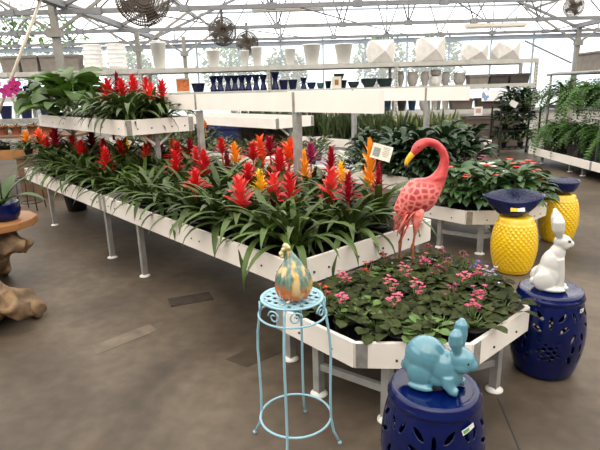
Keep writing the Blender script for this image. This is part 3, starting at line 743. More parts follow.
for i, (cn, u, v, lab) in enumerate(VIO):
    u, v = hex_pull(u, v, .075)
    t = thing('african_violet', lab, 'potted plant', at(u, v, HB), 0, 'african violets on the end table')
    link('pot', VPOTT if i % 5 == 1 else VPOT, t); f = VR[i % 4]; rz = R.uniform(0, 6); link('foliage', f[0], t, rz=rz); link('stems', f[1], t, rz=rz)
    link('blossoms', BLO[cn][1 if cn not in ('purple', 'rosered') else 0], t, (R.uniform(-.03, .03), R.uniform(-.03, .03), .165), R.uniform(0, 6))
    vu.append((u, v))
k = 0
for i in range(9):
    for j in range(11):
        u = -.08 - .105 * i; v = -.05 + .105 * j + (.05 if i % 2 else 0)
        if not hex_in(u, v, .07) or any(math.hypot(u - a, v - c) < .095 for a, c in vu) or math.hypot(u + .02, v - .79) < .12 or math.hypot(u + .14, v - .79) < .10: continue
        t = thing('african_violet', 'flowerless african violet among the blooming ones on the near end table', 'potted plant', at(u, v, HB), 0, 'flowerless african violets on the end table')
        f = VR[4 if k % 6 == 2 else k % 4]; rz = R.uniform(0, 6); link('pot', VPOTT if k % 7 == 3 else VPOT, t); link('foliage', f[0], t, rz=rz); link('stems', f[1], t, rz=rz); k += 1; vu.append((u, v))

# ------------------------------------------------------------------ impatiens on the second end table
IMP = bush_set('impleaf', 3, 85, .24, .42, .16, .075, 'lance', (10, 60), (40, 90), stems=12)
IPOT = pot_mesh(.085, .13)
def imp_flower(colour, seed):
    q = random.Random(seed); b = MB()
    for i in range(7):
        a = q.uniform(0, 6.28); rr = .2 * q.random() ** .6; c = Vector((math.cos(a) * rr, math.sin(a) * rr, .46 - rr * .6 + q.uniform(-.02, .03)))
        b.cur = 1; b.tube([(0, 0, .2), c], .0022, 4); b.cur = 0; tl = q.uniform(0, 6)
        for k in range(5): b.leaf(c, tl + k * 2 * PI / 5, .35, -.15, .038, .038, 'round', .05, 2)
    return b.mesh('blossoms', [M['petal_' + colour], M['stem']])
for i, (cn, u, v, lab) in enumerate([('coral', -.30, .06, 'coral impatiens at the left end of the table behind the flamingo'), ('coral', -.58, .12, 'coral impatiens at the left front corner of the second end table'),
        ('red', -.76, .30, 'red impatiens behind the navy boat bowl'), ('coral', -.72, .55, 'coral impatiens at the right front of the second end table'), ('white', -.42, .38, 'white impatiens in the middle of the second end table'),
        ('coral', -.46, .68, 'coral-pink impatiens at the back right of the second end table'), ('rosered', -.16, .32, 'rose-red impatiens at the back of the second end table'),
        ('hotpink', -.20, .66, 'hot pink impatiens at the far right back of the second end table')]):
    u, v = hex_pull(u, v, .1, .82)
    t = bush(lab, 'potted plant', 'impatiens', at(u, v, HB, 1), IMP[i % 3], i * 1.1, 1., 'impatiens on the second end table', IPOT)
    link('blossoms', imp_flower(cn, i), t, rz=i * 1.7)

# ------------------------------------------------------------------ middle and back rows
SPA = bush_set('dkleaf', 4, 90, .27, .56, .22, .085, 'lance', (25, 75), (50, 110), stems=20)
k = 0
for s in (.18, .5, .84, 1.2, 1.56):
    for v in (.26, .64, 1.04):
        if (s, v) in ((.84, .26), (1.2, .26), (1.56, .26), (1.2, .64), (1.56, .64)): continue
        bush('dark broad-leaved plant in the bushy mass behind the flamingo', 'green plant', 'leafy_plant', at(s + R.uniform(-.04, .04), v, BED - .01, 1), SPA[k % 4], R.uniform(0, 6), (1.0 if s < .3 else .86) * R.uniform(.95, 1.08), 'dark leafy plants behind the flamingo', IPOT); k += 1
for i, (s_, v) in enumerate([(.22, .16), (.52, .13), (.95, .22), (.2, .42)]):
    bush('dark broad-leaved plant in the bushy mass behind the flamingo', 'green plant', 'leafy_plant', at(s_, v, BED - .01, 1), SPA[i], i * 1.7, .72, 'dark leafy plants behind the flamingo', IPOT)
VAR = bush_set('variegated', 2, 30, .13, .24, .14, .045, 'lance', (25, 70), (30, 90), stems=8)
for i, (s, v, row, lab) in enumerate([(.70, .12, 1, 'white-striped leafy plant left of the flamingo body'), (.37, .11, 1, 'white-striped leafy plant just behind the flamingo back'), (1.18, .16, 1, 'white-striped leafy plant behind the plant sign')]):
    bush(lab, 'green plant', 'variegated_plant', at(s, v, BED - .01, row), VAR[i % 2], i, 1.1, 'white-striped plants on the middle bench')
LOW = bush_set('duskleaf', 3, 70, .2, .26, .13, .03, 'lance', (30, 80), (30, 90), stems=8)
for i in range(14):
    s = 1.95 + .25 * i + (.25 if i > 2 else 0); v = (.2, .6, .95)[i % 3]
    if s > 4.9: s -= 2.4; v = (.95, .2, .6)[i % 3]
    if abs(s - 2.57) < .1: s += .16
    bush('low olive-green leafy plant on the middle bench behind the bromeliads', 'green plant', 'leafy_plant', at(s, v, BED - .01, 1), LOW[i % 3], i, R.uniform(.85, 1.15), 'low plants on the middle bench')
b = MB(); q = random.Random(5)
for i in range(220):
    a = q.uniform(0, 6.28); r = .05 + .10 * q.random(); e = q.uniform(1.0, 1.5)
    b.leaf((math.cos(a) * r * .4, math.sin(a) * r * .4, .08), a, e, e - q.uniform(.2, .8), q.uniform(.35, .55), .009, 'strap', .1, 4)
REED = b.mesh('foliage', M['reed'])
for i, (s, v) in enumerate([(3.02, .75), (3.32, .85), (3.62, .75), (3.92, .85)]):
    t = thing('ornamental_grass', 'olive-brown tuft of fine grass %s of four in front of the navy bin' % ORD[i], 'grass plant', at(s, v, BED - .01, 1), 0, 'olive grass tufts on the middle bench')
    link('pot', IPOT, t); link('foliage', REED, t, rz=i)
for i, (s, v, zt, lab) in enumerate([(4.80, .30, 1.02, 'amber bromeliad left of the far fascia post, before the navy bin'), (4.38, .30, 1.0, 'amber bromeliad right of the far fascia post, before the navy bin')]):
    t = bromeliad(at(s, v, BED - .01, 1), lab, 'amber', zt, 0, i, 0, .6, .8, 'amber bromeliads on the middle bench')
def snake_mesh(seed, n=20, H=.5):
    q = random.Random(seed); b = MB()
    for i in range(n):
        a = q.uniform(0, 6.28); e = q.uniform(1.15, 1.54); r = .05 * q.random()
        b.leaf((math.cos(a) * r, math.sin(a) * r, .08), a, e, e + q.uniform(-.25, .08), H * q.uniform(.6, 1.1), .05, 'strap', .3, 6, 1, q.uniform(-1.2, 1.2), q.uniform(-1.5, 1.5))
    return b
for i in range(16):
    s_ = 5.3 + .3 * (i // 2); v = (.25, .85)[i % 2]
    bush('low olive-green leafy plant on the middle bench behind the bromeliads', 'green plant', 'leafy_plant', at(s_, v, BED - .01, 1), LOW[i % 3], i * 1.3, R.uniform(1.2, 1.6), 'low plants on the middle bench')
SNK = [snake_mesh(s).mesh('foliage', M['snake']) for s in range(4)]; SNKY = [snake_mesh(9 + s, 16).mesh('foliage', M['snakey']) for s in range(3)]
k = 0
for v in (.18, .46, .74):
    for j in range(27):
        s = .14 + .222 * j + R.uniform(-.04, .04)
        if abs(s - 3.21) < .08 or s > 6.05 or s < .5: continue
        y = s < 2.0 and v > .3
        t = thing('snake_plant', 'yellow-edged snake plant at the near end of the back row bench' if y else 'dark upright snake plant in the dense ranks on the back row bench', 'snake plant', at(s, v + R.uniform(-.04, .04), BED - .01, 2), 0,
                  'yellow-edged snake plants on the back bench' if y else 'dark snake plants on the back bench')
        link('pot', IPOT, t); link('foliage', (SNKY if y else SNK)[k % 3], t, rz=R.uniform(0, 6), scale=R.uniform(.9, 1.12)); k += 1
b = MB(); b.lathe([(.0001, 0), (.2, 0), (.2, .01)], 12)
t = thing('storage_bin', 'long navy plastic bin behind the olive grass tufts', 'bin', (-1.35, 10.1, 0))
b = MB(); b.bar((-.72, 0, .38), (.72, 0, .38), .5, .76); b.obj('body', M['navyflat'], t)
b = MB(); b.bar((-.75, 0, .82), (.75, 0, .82), .56, .12); b.obj('lid', M['navyflat'], t)

# small plants behind the fascia board and the card among the pots come with the rack below

# ------------------------------------------------------------------ plant sign on a stake
t = thing('plant_sign', 'small white plant sign on a black stake beside the tall amber bromeliad', 'sign', at(.30, 1.05, BED - .01))
b = MB(); b.bar((0, 0, 0), (0, 0, .52), .014, .014); b.obj('stake', M['black'], t)
rot = Matrix.Rotation(-.05, 3, 'Z') @ Matrix.Rotation(-.42, 3, 'X') @ Matrix.Rotation(.30, 3, 'Y')
b = MB(); b.box((0, -.012, .57), (.135, .004, .105), rot); c = b.obj('card', M['paper'], t)
b = MB(); b.box(rot @ Vector((-.032, -.0035, -.006)) + Vector((0, -.012, .57)), (.045, .001, .06), rot); b.obj('plant_picture', M['ink'], c)
b = MB()
for i in range(6): b.box(rot @ Vector((.028, -.0035, .036 - .012 * i)) + Vector((0, -.012, .57)), (.05 - .008 * (i % 3), .001, .0025), rot)
b.obj('print_lines', M['ink'], c)

# ------------------------------------------------------------------ flamingo
FX, FY = .620, 2.84
t = thing('flamingo_statue', 'pink metal flamingo statue standing among the african violets', 'flamingo statue', (FX, FY, .315), 0, None, 1.0)
spine = [((-.055, 0, .392), .03), ((-.02, 0, .425), .058), ((.025, 0, .46), .092), ((.068, 0, .492), .104), ((.112, 0, .522), .092), ((.15, 0, .558), .062), ((.178, 0, .605), .042), ((.198, 0, .66), .031),
         ((.206, 0, .71), .026), ((.203, 0, .755), .0235), ((.185, 0, .795), .022), ((.152, 0, .826), .022), ((.112, 0, .838), .023), ((.08, 0, .832), .027), ((.053, 0, .812), .029), ((.034, 0, .787), .022), ((.024, 0, .77), .016)]
def lift(z): return z + .04 * max(0, min(1, (.78 - z) / .24)) * min(1, z / .3)
P = [Vector((p[0], p[1], lift(p[2]))) for p, r in spine]; pts = []; rs = []
for i in range(len(P) - 1):
    p0, p1, p2, p3 = P[max(0, i - 1)], P[i], P[i + 1], P[min(len(P) - 1, i + 2)]
    for j in range(4):
        u = j / 4; pts.append(.5 * ((2 * p1) + (p2 - p0) * u + (2 * p0 - 5 * p1 + 4 * p2 - p3) * u * u + (3 * p1 - p0 - 3 * p2 + p3) * u ** 3)); rs.append(spine[i][1] + (spine[i + 1][1] - spine[i][1]) * u)
b = MB(); b.tube(pts, rs, 28); me = b.mesh('body', M['flam'])
at_ = me.attributes.new('scaly', 'FLOAT', 'POINT')
for v in me.vertices:
    v.co.y *= .82 if v.co.z < .63 else 1
    at_.data[v.index].value = max(0, min(1, (.635 - v.co.z + (.1 - v.co.x) * .25) / .05))
link('body', me, t)
b = MB()
for sg in (-1, 1):
    for i in range(8): b.leaf((-.01 + .022 * (i % 3), sg * (.012 + .02 * (i % 4)), .48 - .012 * i), PI + sg * (.05 + .10 * (i % 3)), -.75 - .1 * (i % 4), -1.3, .115 + .012 * (i % 3), .042, 'lance', .12, 5)
o = b.obj('tail_feathers', M['featherpink'], t); m = o.modifiers.new('thickness', 'SOLIDIFY'); m.thickness = .004
b = MB(); b.tube([(.062, -.03, .47), (.058, -.032, .41), (.05, -.03, .35), (.044, -.03, .30)], [.038, .032, .018, .005], 12); b.obj('thigh', M['featherpink'], t)
b = MB(); b.tube([(.008, .03, .47), (.004, .03, .41), (-.002, .03, .37)], [.03, .02, .008], 12); b.obj('thigh', M['featherpink'], t)
for (hx, hz), (kx, kz), fx, y in (((.002, .40), (-.026, .25), -.034, .03), ((.048, .34), (.035, .24), .043, -.03)):
    b = MB(); b.tube([(hx, y, hz), (kx + .004, y, kz + .02), (kx, y, kz), (kx + (fx - kx) * .3, y, kz * .7), (fx, y, 0)], [.007, .007, .012, .0065, .009], 8); lg = b.obj('leg', M['rust'], t)
    b = MB()
    for a in (-2.2, -1.57, -.9): b.tube([(fx, y, .006), (fx + math.sin(a) * .01, y + .0, .006), (fx + math.cos(a) * .05, y + math.sin(a) * .05, .005)], [.006, .006, .003], 6)
    b.obj('foot', M['rust'], lg)
b = MB(); b.tube([(.034, 0, .787), (.018, 0, .768), (.002, 0, .748), (-.009, 0, .725), (-.011, 0, .708)], [.018, .018, .016, .012, .009], 12); bk = b.obj('beak', M['beak'], t)
b = MB(); b.tube([(-.0105, 0, .714), (-.010, 0, .70), (-.003, 0, .688)], [.0125, .010, .004], 12); b.obj('beak_tip', M['black'], bk)
for sg in (-1, 1):
    b = MB(); b.ball((.05, sg * .026, .815), .005, 8); b.obj('eye', M['eye'], t)

# ------------------------------------------------------------------ blue wire stand and gourd
SX, SY, SZ = -.040, 1.865, .664
t = thing('plant_stand', 'tall sky-blue wire plant stand with a lattice top', 'plant stand', (SX, SY, 0))
def ring(r, z, n=48): return [(r * math.cos(2 * PI * i / n), r * math.sin(2 * PI * i / n), z) for i in range(n)]
b = MB(); b.lathe([(.110, SZ - .008), (.122, SZ - .010), (.127, SZ - .006), (.127, SZ - .001), (.122, SZ), (.110, SZ - .002), (.110, SZ - .008)], 48, cap=False)
for d in (0, 1):
    for i in range(-3, 4):
        c = i * .033; L = math.sqrt(max(0, .115 ** 2 - c * c)); a = PI / 4 + d * PI / 2 + .12
        ux, uy = math.cos(a), math.sin(a); nx, ny = -uy, ux
        b.bar((nx * c - ux * L, ny * c - uy * L, SZ - .006 + .002 * d), (nx * c + ux * L, ny * c + uy * L, SZ - .006 + .002 * d), .0145, .003)
b.obj('top', M['standblue'], t)
b = MB(); b.tube(ring(.136, .592), .0045, 8, True); b.obj('apron_ring', M['standblue'], t)
b = MB(); b.tube(ring(.150, .12), .005, 8, True); b.obj('foot_ring', M['standblue'], t)
for i in range(4):
    a = math.radians(-103 + 90 * i); c, s_ = math.cos(a), math.sin(a)
    pr = [(.121, SZ - .008), (.128, .63), (.137, .585), (.150, .50), (.154, .42), (.151, .30), (.150, .20), (.152, .12), (.163, .06), (.186, .012)]
    b = MB(); b.tube([(r * c, r * s_, z) for r, z in pr], .0055, 8); b.ball((.188 * c, .188 * s_, .009), .0095, 8); b.obj('leg', M['standblue'], t)
    for sg in (-1, 1):
        b = MB(); sp_ = []
        for j in range(22):
            u = j / 21; ang = u * 4.4 * PI * .62; rad = .027 * (1 - u * .75)
            aa = a + sg * (.33 + (rad * math.cos(ang)) / .13); sp_.append((.131 * math.cos(aa), .131 * math.sin(aa), .626 + rad * math.sin(ang)))
        b.tube(sp_, .0035, 6); b.obj('scroll', M['standblue'], t)
def gw(r, z, a):
    k = max(0, min(1, (.15 - z) / .05)); lob = 1 + .045 * k * math.cos(11 * a); return r * lob, z
t = thing('ceramic_gourd', 'glazed orange and teal ceramic gourd on the blue wire stand', 'gourd', (SX + .008, SY - .03, SZ + .001))
b = MB(); b.lathe([(.0001, .004), (.035, .002), (.058, .016), (.070, .042), (.0725, .066), (.069, .092), (.060, .116), (.047, .138), (.033, .158), (.022, .176), (.0155, .192), (.013, .2)], 66, fn=gw, cap=False)
for i, p in enumerate(b.v):
    z = p[2]; k = max(0, (z - .14) / .06); b.v[i] = (p[0] - .016 * k * k - .0, p[1], z)
b.obj('body', M['gourd'], t)
b = MB(); b.tube([(-.014, 0, .196), (-.022, 0, .212), (-.026, 0, .222), (-.024, 0, .228)], [.0125, .011, .013, .006], 10)
for x, y, z, r in ((-.034, -.006, .206, .009), (-.036, .004, .196, .010), (-.014, -.008, .214, .008), (-.042, -.002, .188, .011), (-.04, -.004, .178, .009)): b.ball((x, y, z), r, 8)
b.obj('stalk', mat('cream_stalk_glaze', (.62, .56, .36), .2, 0, 40, col2=(.45, .40, .12), coat=.5), t)

# ------------------------------------------------------------------ cobalt garden stools
def stool_profile():
    P = [(.128, 0), (.136, .004), (.140, .012)]
    for i in range(1, 60):
        t = i / 60; z = .012 + t * .40; P.append((.140 + .038 * math.sin(PI * min(1, t * .93 + .02)) ** .9 + .006 * t, z))
    P += [(.156, .414), (.160, .418), (.161, .424), (.158, .430), (.155, .436), (.153, .444), (.150, .451), (.144, .4555), (.136, .4565), (.130, .4545), (.122, .4535), (.06, .454), (.0001, .4545)]
    return P
def hole(u, z):
    A = 2 * PI * .172 / 4; u = (u + A / 2) % A - A / 2
    def ell(cx, cz, a, b_, tilt):
        x, y = u - cx, z - cz; c, s_ = math.cos(tilt), math.sin(tilt); X, Y = x * c + y * s_, -x * s_ + y * c; return (X / a) ** 2 + (Y / b_) ** 2 < 1
    if ell(0, .335, .009, .030, 0): return True
    for sg in (-1, 1):
        if ell(sg * .052, .362, .0095, .027, -sg * .75) or ell(sg * .060, .302, .0095, .027, -sg * .95) or ell(sg * .115, .36, .008, .024, sg * .3): return True
        if ell(sg * .108, .255, .009, .026, -sg * .35) or ell(sg * .102, .135, .009, .026, sg * .25) or ell(sg * .112, .195, .009, .024, sg * .1): return True
        if ell(sg * .045, .235, .005, .006, 0): return True
    dx, dz = u, z - .175; rr = math.hypot(dx, dz)
    if rr < .010: return True
    for k in range(6):
        a = k * PI / 3 + .3
        if math.hypot(dx - .029 * math.cos(a), dz - .029 * math.sin(a)) < .0105: return True
        a += PI / 6
        if math.hypot(dx - .047 * math.cos(a), dz - .047 * math.sin(a)) < .0075: return True
    return abs(z - .06) < .006 and abs(u) < .02 and False
def stool_mesh():
    base = stool_profile(); P = []
    for (r0, z0), (r1, z1) in zip(base[:-1], base[1:]):
        k = 2 if .02 < z0 < .40 else 1
        for j in range(k): P.append((r0 + (r1 - r0) * j / k, z0 + (z1 - z0) * j / k))
    P.append(base[-1]); n = 300; b = MB(); b.smooth = True; vs = []; fs = []
    for r, z in P:
        for j in range(n): a = 2 * PI * j / n; vs.append((r * math.cos(a), r * math.sin(a), z))
    for i in range(len(P) - 1):
        zc = (P[i][1] + P[i + 1][1]) / 2; side = i < len(P) - 14
        for j in range(n):
            if side and hole((2 * PI * (j + .5) / n) * .172, zc): continue
            fs.append((i * n + j, i * n + (j + 1) % n, (i + 1) * n + (j + 1) % n, (i + 1) * n + j))
    b.add(vs, fs); return b.mesh('barrel', M['blue'])
STOOL = stool_mesh()
def sticker(parent, ang, z, r, w_, h_, tilt, patch):
    """small paper sticker wrapped on the barrel"""
    b = MB(); b.smooth = True
    def pt(u, v_, off): c, s_ = math.cos(tilt), math.sin(tilt); x = u * c - v_ * s_; y = u * s_ + v_ * c; a = ang + x / r; return ((r + off) * math.cos(a), (r + off) * math.sin(a), z + y)
    for (u0, u1, v0, v1, off, ci) in ((-w_ / 2, w_ / 2, -h_ / 2, h_ / 2, .0012, 0), (-w_ * .42, w_ * .05, -h_ * .3, h_ * .3, .0019, 1)):
        b.cur = ci; vs = []; n = 6
        for i in range(n + 1): u = u0 + (u1 - u0) * i / n; vs += [pt(u, v0, off), pt(u, v1, off)]
        b.add(vs, [(2 * i, 2 * i + 2, 2 * i + 3, 2 * i + 1) for i in range(n)])
    return b.obj('sticker', [M['label'], M[patch]], parent)
def blue_stool(label, x, y, rz, st):
    t = thing('garden_stool', label, 'garden stool', (x, y, 0), rz, 'cobalt blue barrel garden stools')
    o = link('barrel', STOOL, t); m = o.modifiers.new('wall', 'SOLIDIFY'); m.thickness = .007; m.offset = -1
    sticker(t, *st); return t
B1 = (.452, 1.545); B2 = (1.262, 2.375)
blue_stool('cobalt blue pierced garden stool in front, carrying the pale blue rabbit', *B1, math.radians(-104) , (math.radians(40), .385, .1655, .05, .022, .35, 'greenprint'))
blue_stool('cobalt blue pierced garden stool carrying the white rabbit', *B2, math.radians(-112), (math.radians(54), .39, .165, .03, .02, .1, 'greenprint'))

# ------------------------------------------------------------------ yellow stools and navy bowls
def yellow_mesh():
    n = 192; rows = 120; b = MB(); prof = []
    for i in range(rows + 1):
        z = .012 + .42 * i / rows; t = i / rows; prof.append((.125 + .047 * math.sin(PI * (t * .94 + .03)) ** .85, z))
    def fn(r, z, a):
        if .03 < z < .405:
            q = 26; u = a / (2 * PI) * q; w_ = (z - .03) / .022; row = math.floor(w_); fu = (u + .5 * (row % 2)) % 1 - .5; fv = w_ - row - .5
            best = 0
            for dr in (-1, 0, 1):
                ru = row + dr; fu = (u + .5 * (ru % 2)) % 1 - .5; fv = w_ - (ru + .5); d = math.hypot(fu * 1.25, fv * .8); best = max(best, 1 - d * d * 3.0)
            return r + .0055 * max(0, best), z
        return r, z
    b.lathe([(.112, 0), (.122, .003)] + prof + [(.128, .44), (.124, .448), (.115, .452), (.05, .452), (.0001, .452)], n, fn=fn, cap=False); return b.mesh('barrel', M['yellow'])
YM = yellow_mesh()
Y1 = (1.70, 3.83); Y2 = (2.45, 4.62)
for (x, y), lab in ((Y1, 'yellow pineapple-textured garden stool in front, under the navy boat bowl'), (Y2, 'yellow pineapple-textured garden stool behind, under the round navy bowl')):
    t = thing('garden_stool', lab, 'garden stool', (x, y, 0), 0, 'yellow pineapple-textured garden stools'); link('barrel', YM, t)
sticker(bpy.data.objects['garden_stool.002'], math.radians(-40), .40, .137, .022, .016, 0, 'yellowprint')
M['mound'] = mat('rough_navy_glaze', (.004, .009, .05), .3, .5, 60, bump=1., spec=.4)
def bowl(label, x, y, z, lx, ly, h, pointed, rz):
    t = thing('planter_bowl', label, 'bowl', (x, y, z), rz); b = MB(); n = 64
    def fn(r, zz, a):
        c, s_ = math.cos(a), math.sin(a)
        k = (1 + pointed * .55 * (abs(c) ** 3 if True else 0)) * (zz / h) ** .5 if zz > 0 else 1
        lift = h * .22 * pointed * abs(c) ** 4 * (zz / h) ** 2
        kk = 1 + pointed * .5 * abs(c) ** 4 * (zz / h)
        return r * kk * math.sqrt((lx * c) ** 2 + (ly * s_) ** 2), zz + lift
    b.lathe([(.0001, 0), (.52, 0), (.60, h * .05), (.76, h * .25), (.89, h * .52), (.97, h * .85), (1., h), (.97, h * 1.02), (.92, h * .95), (.84, h * .55), (.66, h * .25), (.0001, h * .14)], n, fn=fn, cap=False)
    b.obj('shell', M['navy'], t)
    b = MB(); b.lathe([(.93, h * .93), (.86, h * 1.02), (.66, h * 1.12), (.36, h * 1.2), (.0001, h * 1.22)], n, fn=fn, cap=False); b.obj('textured_mound', M['mound'], t)
    return t
bw = bowl('navy boat-shaped ceramic bowl with pointed ends on the front yellow stool', Y1[0] - .03, Y1[1] + .01, .4545, .142, .125, .13, 1.35, -.12)
b = MB(); rot = Matrix.Rotation(-.5, 3, 'X'); b.box((.005, -.1175, .075), (.10, .004, .03), rot); sk = b.obj('sticker', M['label'], bw)
b = MB(); b.box((-.024, -.120, .0745), (.052, .002, .028), rot); b.obj('yellow_print', M['yellowprint'], sk)
bowl('round navy ceramic bowl on the rear yellow stool', Y2[0], Y2[1], .4545, .15, .15, .12, .15, .3)

# ------------------------------------------------------------------ rabbits
t = thing('rabbit_statue', 'glossy pale blue ceramic rabbit crouching on the front cobalt stool', 'rabbit statue', (B1[0] - .004, B1[1] + .002, .4575), math.radians(-30))
body = [((-.030, 0, .098), (.074, .062, .076), (0, .25, 0)), ((-.055, 0, .07), (.052, .058, .06)), ((.03, 0, .075), (.06, .052, .064), (0, .2, 0)), ((.055, 0, .055), (.044, .046, .055)), ((.01, 0, .04), (.075, .05, .042)),
        ((-.038, -.048, .052), (.042, .022, .046)), ((-.038, .048, .052), (.042, .022, .046)),
        ((-.030, -.058, .012), (.045, .017, .013)), ((-.030, .058, .012), (.045, .017, .013)), ((-.098, 0, .050), (.02, .022, .02)),
        ((.092, 0, .118), (.044, .038, .040), (0, .15, 0)), ((.118, 0, .105), (.026, .026, .025)), ((.095, -.022, .10), (.026, .018, .022)), ((.095, .022, .10), (.026, .018, .022))]
ears = [([(.078, -.016, .145), (.072, -.020, .185), (.070, -.022, .215), (.071, -.022, .232)], [.014, .025, .022, .007]), ([(.078, .016, .145), (.076, .020, .195), (.078, .024, .235), (.080, .024, .254)], [.014, .025, .022, .007]),
        ([(.055, -.03, .06), (.060, -.036, .03), (.076, -.04, .015), (.092, -.042, .013)], [.026, .022, .017, .014]), ([(.055, .03, .06), (.065, .034, .03), (.084, .036, .015), (.100, .036, .013)], [.026, .022, .017, .014])]
organic('body', body, M['rabbitblue'], t, .0035, 5, tubes=ears)
for sg in (-1, 1):
    b = MB(); b.ball((.116, sg * .0285, .121), (.005, .0035, .005), 8); b.obj('eye', M['eye'], t)
t = thing('rabbit_statue', 'glossy white ceramic rabbit sitting upright on the cobalt stool at the right', 'rabbit statue', (B2[0] - .018, B2[1] - .015, .4575), math.radians(-16), None, .98)
body = [((-.01, 0, .075), (.062, .06, .078)), ((.0, 0, .13), (.055, .05, .085), (0, .12, 0)), ((.018, 0, .185), (.040, .038, .06), (0, .2, 0)), ((.028, 0, .22), (.03, .029, .04)),
        ((-.035, -.045, .055), (.054, .024, .055)), ((-.035, .045, .055), (.054, .024, .055)), ((.012, -.052, .013), (.055, .020, .013)), ((.012, .052, .013), (.055, .020, .013)), ((-.075, 0, .035), (.022, .024, .022)),
        ((.040, 0, .252), (.043, .035, .037), (0, .2, 0)), ((.070, 0, .243), (.024, .022, .021)), ((.05, -.018, .238), (.025, .016, .02)), ((.05, .018, .238), (.025, .016, .02)),
        ((.058, -.019, .015), (.030, .018, .015)), ((.058, .019, .015), (.030, .018, .015))]
ears = [([(.024, -.018, .17), (.036, -.020, .09), (.046, -.019, .014)], [.030, .026, .020]), ([(.024, .018, .17), (.036, .020, .09), (.046, .019, .014)], [.030, .026, .020]),
        ([(.022, -.014, .278), (.010, -.020, .32), (.006, -.024, .36), (.004, -.026, .405)], [.014, .030, .031, .006]), ([(.022, .014, .278), (.014, .022, .32), (.004, .030, .37), (-.006, .032, .415)], [.013, .027, .027, .006])]
organic('body', body, M['rabbitwhite'], t, .004, 5, tubes=ears)
for sg in (-1, 1):
    b = MB(); b.ball((.062, sg * .027, .262), (.010, .005, .0075), 8); e_ = b.obj('eye', M['eyegrey'], t)
    b = MB(); b.ball((.0645, sg * .0302, .262), (.0062, .0036, .0055), 8); b.obj('pupil', M['eye'], e_)

# ------------------------------------------------------------------ pot racks along the back
RY = 12.0; DECK = (2.005, 1.462, .905)
t = thing('pot_rack', 'long grey three-tier rack of pots along the back glazing', 'rack', (0, RY, 0))
posts = (-9.45, -6.5, -3.56, -.62, 2.30, 5.50)
for x in posts:
    for y in (.02, .86):
        b = MB(); b.box((x, y, 1.0), (.07, .06, 2.0)); up_ = b.obj('upright', M['rackgrey'], t)
        if y < .1:
            b = MB()
            for k in range(22): b.box((x, y - .031, .3 + k * .075), (.018, .003, .03))
            b.obj('slots', M['bolt'], up_)
for z in DECK:
    for xa, xb in zip(posts[:-1], posts[1:]):
        for y in (-.02, .90):
            b = MB(); b.box(((xa + xb) / 2, y, z - .055), (xb - xa - .07, .04, .10)); b.obj('beam', M['rackgrey'], t)
        b = MB(); b.box(((xa + xb) / 2, .44, z - .012), (xb - xa - .02, .86, .022)); b.obj('deck', M['rackgrey'], t)
def pot_profile(kind, r, h):
    if kind == 'taper': return [(.0001, 0), (r * .66, 0), (r * .96, h * .94), (r, h * .94), (r, h), (r * .9, h), (r * .62, h * .1), (.0001, h * .1)]
    if kind == 'round': return [(.0001, 0), (r * .6, 0), (r * .9, h * .3), (r, h * .6), (r * .9, h * .88), (r * .94, h), (r * .84, h), (r * .8, h * .85), (r * .85, h * .5), (.0001, h * .1)]
    if kind == 'hour': return [(.0001, 0), (r * .95, 0), (r * .9, h * .12), (r * .55, h * .45), (r * .6, h * .62), (r, h * .92), (r, h), (r * .85, h), (r * .45, h * .5), (.0001, h * .4)]
    if kind == 'bowl': return [(.0001, 0), (r * .55, 0), (r * .85, h * .5), (r * .96, h * .9), (r, h), (r * .9, h), (r * .75, h * .5), (.0001, h * .12)]
    if kind == 'ribbed':
        P = [(.0001, 0)]
        for k in range(6): P += [(r * .82, h * k / 6), (r * (.96 + .01 * k), h * (k + .75) / 6), (r * (.97 + .01 * k), h * (k + .95) / 6)]
        return P + [(r * .9, h), (r * .8, h * .85), (.0001, h * .8)]
    if kind == 'urn': return [(.0001, 0), (r * .5, 0), (r * .62, h * .12), (r * .95, h * .5), (r, h * .68), (r * .8, h * .9), (r * .9, h), (r * .78, h), (r * .7, h * .88), (.0001, h * .5)]
PM = {}
